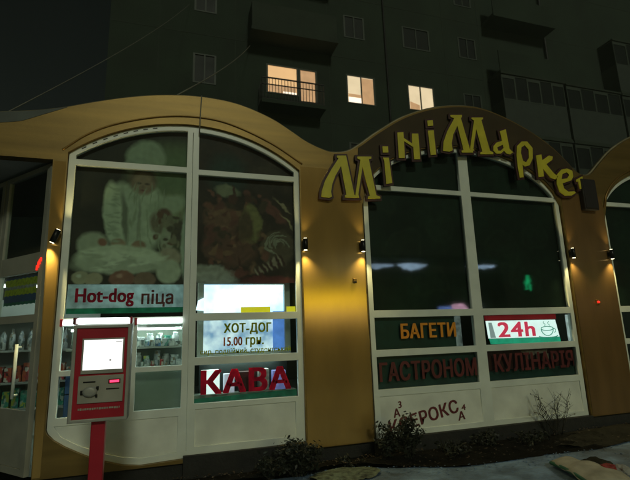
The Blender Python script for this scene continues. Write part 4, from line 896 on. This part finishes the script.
# joints between the wall panels
jt = MB()
for z in (4.55, 8.2, 11.85, 15.65, 19.3, 22.9): jt.box(-3.0, 36.0, FY - 0.012, FY + 0.01, z - 0.02, z + 0.02)
for x in (-0.9, 2.6, 7.4, 10.7, 14.5, 17.0, 21.9): jt.box(x - 0.02, x + 0.02, FY - 0.0125, FY + 0.011, -0.16, 27.5)
fchild(jt.build('panel_joint', 'slab'))
# lit rooms
w = bl_window(*lit_h[0], lit='flat', muls=())
wchild(MB().box(4.22, 5.62, FY + 0.003, FY + 0.012, 13.14, 13.50).build('blind', 'curtain'), w)
wchild(MB().box(4.95, 5.62, FY + 0.000, FY + 0.0025, 13.14, 13.24).build('lampshade', 'bright'), w)
w = bl_window(*lit_h[1], lit='curtain', muls=())
w = bl_window(*lit_h[2], lit='flat2', muls=(0.52,))
wchild(MB().box(8.42, 9.12, FY + 0.004, FY + 0.012, 13.15, 13.44).build('lampshade', 'bright'), w)
wchild(MB().box(8.42, 9.12, FY + 0.001, FY + 0.0035, 13.44, 13.62).build('sill_goods', 'curtain'), w)
wchild(MB().box(9.18, 9.84, FY + 0.004, FY + 0.012, 13.15, 14.60).build('curtain', 'curtain'), w)
w = bl_window(*lit_h[3], lit='flat2', muls=(0.48,))
wchild(MB().poly([(12.0, FY + 0.008, 13.2), (12.58, FY + 0.008, 13.2), (12.58, FY + 0.008, 13.50), (12.0, FY + 0.008, 13.66)]).build('sill_goods', 'curtain'), w)
# small railed balcony at the first lit window
br = MB()
for x in np.linspace(3.75, 6.75, 21): br.box(x - 0.012, x + 0.012, 12.52, 12.545, 12.25, 13.28)
br.box(3.72, 6.78, 12.50, 12.56, 13.28, 13.33); br.box(3.72, 6.78, 12.50, 12.56, 12.95, 12.98); br.box(3.72, 6.78, 12.505, 12.555, 12.215, 12.25)
for y in np.linspace(12.7, 13.4, 4):
    for x in (3.735, 6.765): br.box(x - 0.012, x + 0.012, y - 0.012, y + 0.012, 12.25, 13.28)
fchild(br.build('railing', 'rail')); fchild(MB().box(3.68, 6.82, 12.48, FY - 0.001, 12.02, 12.20, 0.01).build('balcony_floor', 'concrete'))
# concrete balcony above it
bk = MB(); bk.box(3.24, 7.52, 12.40, 12.50, 15.82, 17.15, 0.015); bk.box(3.24, 3.34, 12.502, FY - 0.002, 15.82, 17.15); bk.box(7.42, 7.52, 12.502, FY - 0.002, 15.82, 17.15)
fchild(bk.build('balcony_front', 'slab')); fchild(MB().box(3.20, 7.56, 12.36, FY - 0.001, 15.62, 15.80, 0.01).build('balcony_floor', 'slab'))
fchild(MB().box(3.20, 7.56, 12.36, FY - 0.001, 19.3, 19.48, 0.01).build('balcony_floor', 'slab'))
# glazed balconies at the right
def glazed(x0, x1, zb, zs, zt, nm, mat='balc'):
    y = 12.40
    b = MB(); b.box(x0, x1, y, y + 0.06, zb, zs, 0.01); b.box(x0, x0 + 0.05, y + 0.062, FY - 0.002, zb, zs); b.box(x1 - 0.05, x1, y + 0.062, FY - 0.002, zb, zs)
    fchild(b.build('balcony_front', mat)); fchild(MB().box(x0 - 0.04, x1 + 0.04, y - 0.05, FY - 0.001, zb - 0.2, zb - 0.01, 0.01).build('balcony_floor', 'slab'))
    fchild(MB().box(x0 - 0.06, x1 + 0.06, y - 0.08, FY - 0.001, zt + 0.01, zt + 0.12, 0.01).build('balcony_roof', 'slab'))
    n = nm; xs = [x0 + (x1 - x0) * i / n for i in range(n + 1)]; out = [rect(x0, x1, zs + 0.005, zt)]
    for k, (a, c) in enumerate(zip(xs, xs[1:])): out.append(rect(a + 0.05, c - 0.05, zs + 0.07, zt - (0.07 if k % 2 else 0.22)))
    f = fchild(plate('balcony_glazing', out, y, y + 0.05, 'wframe'))
    for k, (a, c) in enumerate(zip(xs, xs[1:])):
        p = plate('pane', [rect(a + 0.05, c - 0.05, zs + 0.07, zt - 0.07)], y + 0.030, y + 0.036, 'dpane'); p.data.transform(Matrix.Translation((0, -FY, 0.16))); p.parent = f
    # end cheek
    for xe in (x0 + 0.025, x1 - 0.025): fchild(MB().box(xe - 0.015, xe + 0.015, y + 0.062, FY - 0.002, zs + 0.01, zt - 0.01).build('balcony_side', 'dpane'))
glazed(17.3, 21.75, 12.0, 13.95, 15.5, 5); glazed(21.95, 26.2, 12.0, 13.95, 15.45, 4)
glazed(17.3, 21.75, 8.3, 10.2, 11.75, 5); glazed(21.95, 26.2, 8.3, 10.2, 11.75, 4)
glazed(26.4, 30.8, 15.75, 17.6, 19.25, 4); glazed(26.4, 30.8, 12.0, 13.95, 15.4, 4)
for z in (15.75, 19.4): 
    b = MB(); b.box(17.3, 21.75, 12.40, 12.46, z, z + 1.25, 0.01); fchild(b.build('balcony_front', 'concrete')); fchild(MB().box(17.26, 21.79, 12.35, FY - 0.001, z - 0.2, z - 0.01, 0.01).build('balcony_floor', 'concrete'))
fchild(MB().tube([(21.85, 13.3, -0.16), (21.85, 13.3, 27.0)], 0.07, 8).build('drainpipe', 'rail'))
fchild(MB().tube([(10.7, 13.36, -0.16), (10.7, 13.36, 27.0)], 0.05, 8).build('drainpipe', 'rail'))

# ------------------------------------------------------------------ across the street: lit things the dark panes mirror, plus one added for the pier
ks = thing('lit_kiosk', 'low kiosk across the street with bluish lit fascia, mirrored in the dark panes', 'kiosk', (19.5, -27.0, -0.16))
MB().box(-6.0, 9.0, -3.0, 0.0, 0.0, 6.4).build('wall', 'concrete', ks); MB().box(-6.3, 9.3, -3.2, 0.5, 7.5, 7.8).build('roof', 'slab', ks)
kl = emat('bluish_lit_fascia', (0.55, 0.75, 1.0), 7.5, 0.55, 0.7)
def kplate(pts, mat, nm):
    o = plate(nm, [pts], -0.02, 0.06, mat, None); o.parent = ks; return o
rk2 = random.Random(4)
def streak(x0, x1, zc, th, n=26):
    up = []; lo = []
    for i in range(n + 1):
        f = i / n; w = th * (math.sin(math.pi * min(1, f * 1.02)) ** 0.7 if 0 < f < 0.98 else 0.05) * rk2.uniform(0.45, 1.0) + 0.02
        x = x0 + (x1 - x0) * f; up.append((x, zc + 0.25 * w + 0.03)); lo.append((x, zc - w))
    return up + lo[::-1]
kplate(streak(-6.2, -1.9, 7.0, 0.35), kl, 'lit_fascia'); kplate(streak(-1.6, 1.2, 7.05, 0.55), kl, 'lit_fascia'); kplate(streak(5.2, 8.2, 7.05, 0.30), kl, 'lit_fascia')
kplate([(2.0, 3.1), (3.3, 3.1), (3.3, 3.55), (2.0, 3.5)], emat('blue_window_light', (0.25, 0.4, 1.0), 6.0, 0.5, 3), 'lit_window')
kplate([(3.3, 3.15), (4.9, 3.1), (4.8, 3.5), (4.3, 3.8), (3.35, 3.7)], emat('pink_window_light', (1.0, 0.55, 0.75), 8.0, 0.4, 3), 'lit_window')
MB().lathe((5.75, 0.15, 3.15), [(0.1, 0), (0.2, 0.08), (0.2, 0.3), (0.1, 0.4)], 12).build('bulb', emat('white_bulb', (0.9, 1.0, 1.0), 25), ks)
sf = thing('added_shopfront', 'added unseen shopfront across the street, its yellow glow sized to mirror in the golden pier', 'shopfront', (11.9, -27.5, -0.16))  # added, unseen; its glow is sized to mirror as a band in the pier
MB().box(-3.0, 3.0, -3.0, 0.0, 0.0, 4.8, 0.02).build('wall', 'concrete', sf); MB().box(-3.2, 3.2, -3.1, 0.5, 4.81, 5.0, 0.02).build('roof', 'slab', sf)
MB().box(-2.5, 2.5, 0.002, 0.15, 3.75, 4.5, 0.02).build('lit_fascia', emat('added_yellow_glow', (1.0, 0.88, 0.02), 24.0, 0.25, 1.0), sf)
MB().box(-2.4, 2.4, 0.002, 0.06, 2.85, 3.3, 0.02).build('lit_window', emat('added_pale_glow', (1.0, 0.80, 0.62), 13.0, 0.3, 1.0), sf)
MB().box(-0.5, 0.5, 0.002, 0.05, 0.05, 2.3, 0.01).build('door', 'rail', sf)
gs = thing('green_signal', 'green lit walking figure across the street, mirrored in the dark pane', 'signal', (29.9, -25.7, -0.16))
MB().tube([(0, 0, 0), (0, 0, 4.3)], 0.07, 8).build('pole', 'rail', gs); MB().box(-0.42, 0.42, -0.2, 0.0, 4.3, 6.3, 0.03).build('housing', 'black', gs)
wf = MB(); ax = ((0.0, 5.95, 0.13, 0.13), (0.0, 5.55, 0.16, 0.25), (-0.18, 5.05, 0.08, 0.26), (0.2, 5.0, 0.08, 0.26), (0.26, 5.6, 0.12, 0.06), (-0.26, 5.45, 0.12, 0.06))
for x, z, hx, hz in ax: wf.box(x - hx, x + hx, 0.001, 0.03, z - hz, z + hz, 0.01)
wf.build('walking_figure', emat('green_lamp', (0.02, 1.0, 0.35), 6.0, 0.3, 8), gs)

# ------------------------------------------------------------------ misty night air
hz = MB().box(-79, 79, -79, 79, -1.2, 29.0).build('haze', None)
hm = bpy.data.materials.new('night_haze'); hm.use_nodes = True
hn = hm.node_tree.nodes; hn.remove(hn['Principled BSDF'])
pv = hn.new('ShaderNodeVolumePrincipled'); pv.inputs['Color'].default_value = (0.80, 0.95, 0.78, 1); pv.inputs['Density'].default_value = 0.0021; pv.inputs['Anisotropy'].default_value = 0.0
hm.node_tree.links.new(pv.outputs[0], hn['Material Output'].inputs['Volume'])
hz.data.materials.append(hm); hz['kind'] = 'stuff'
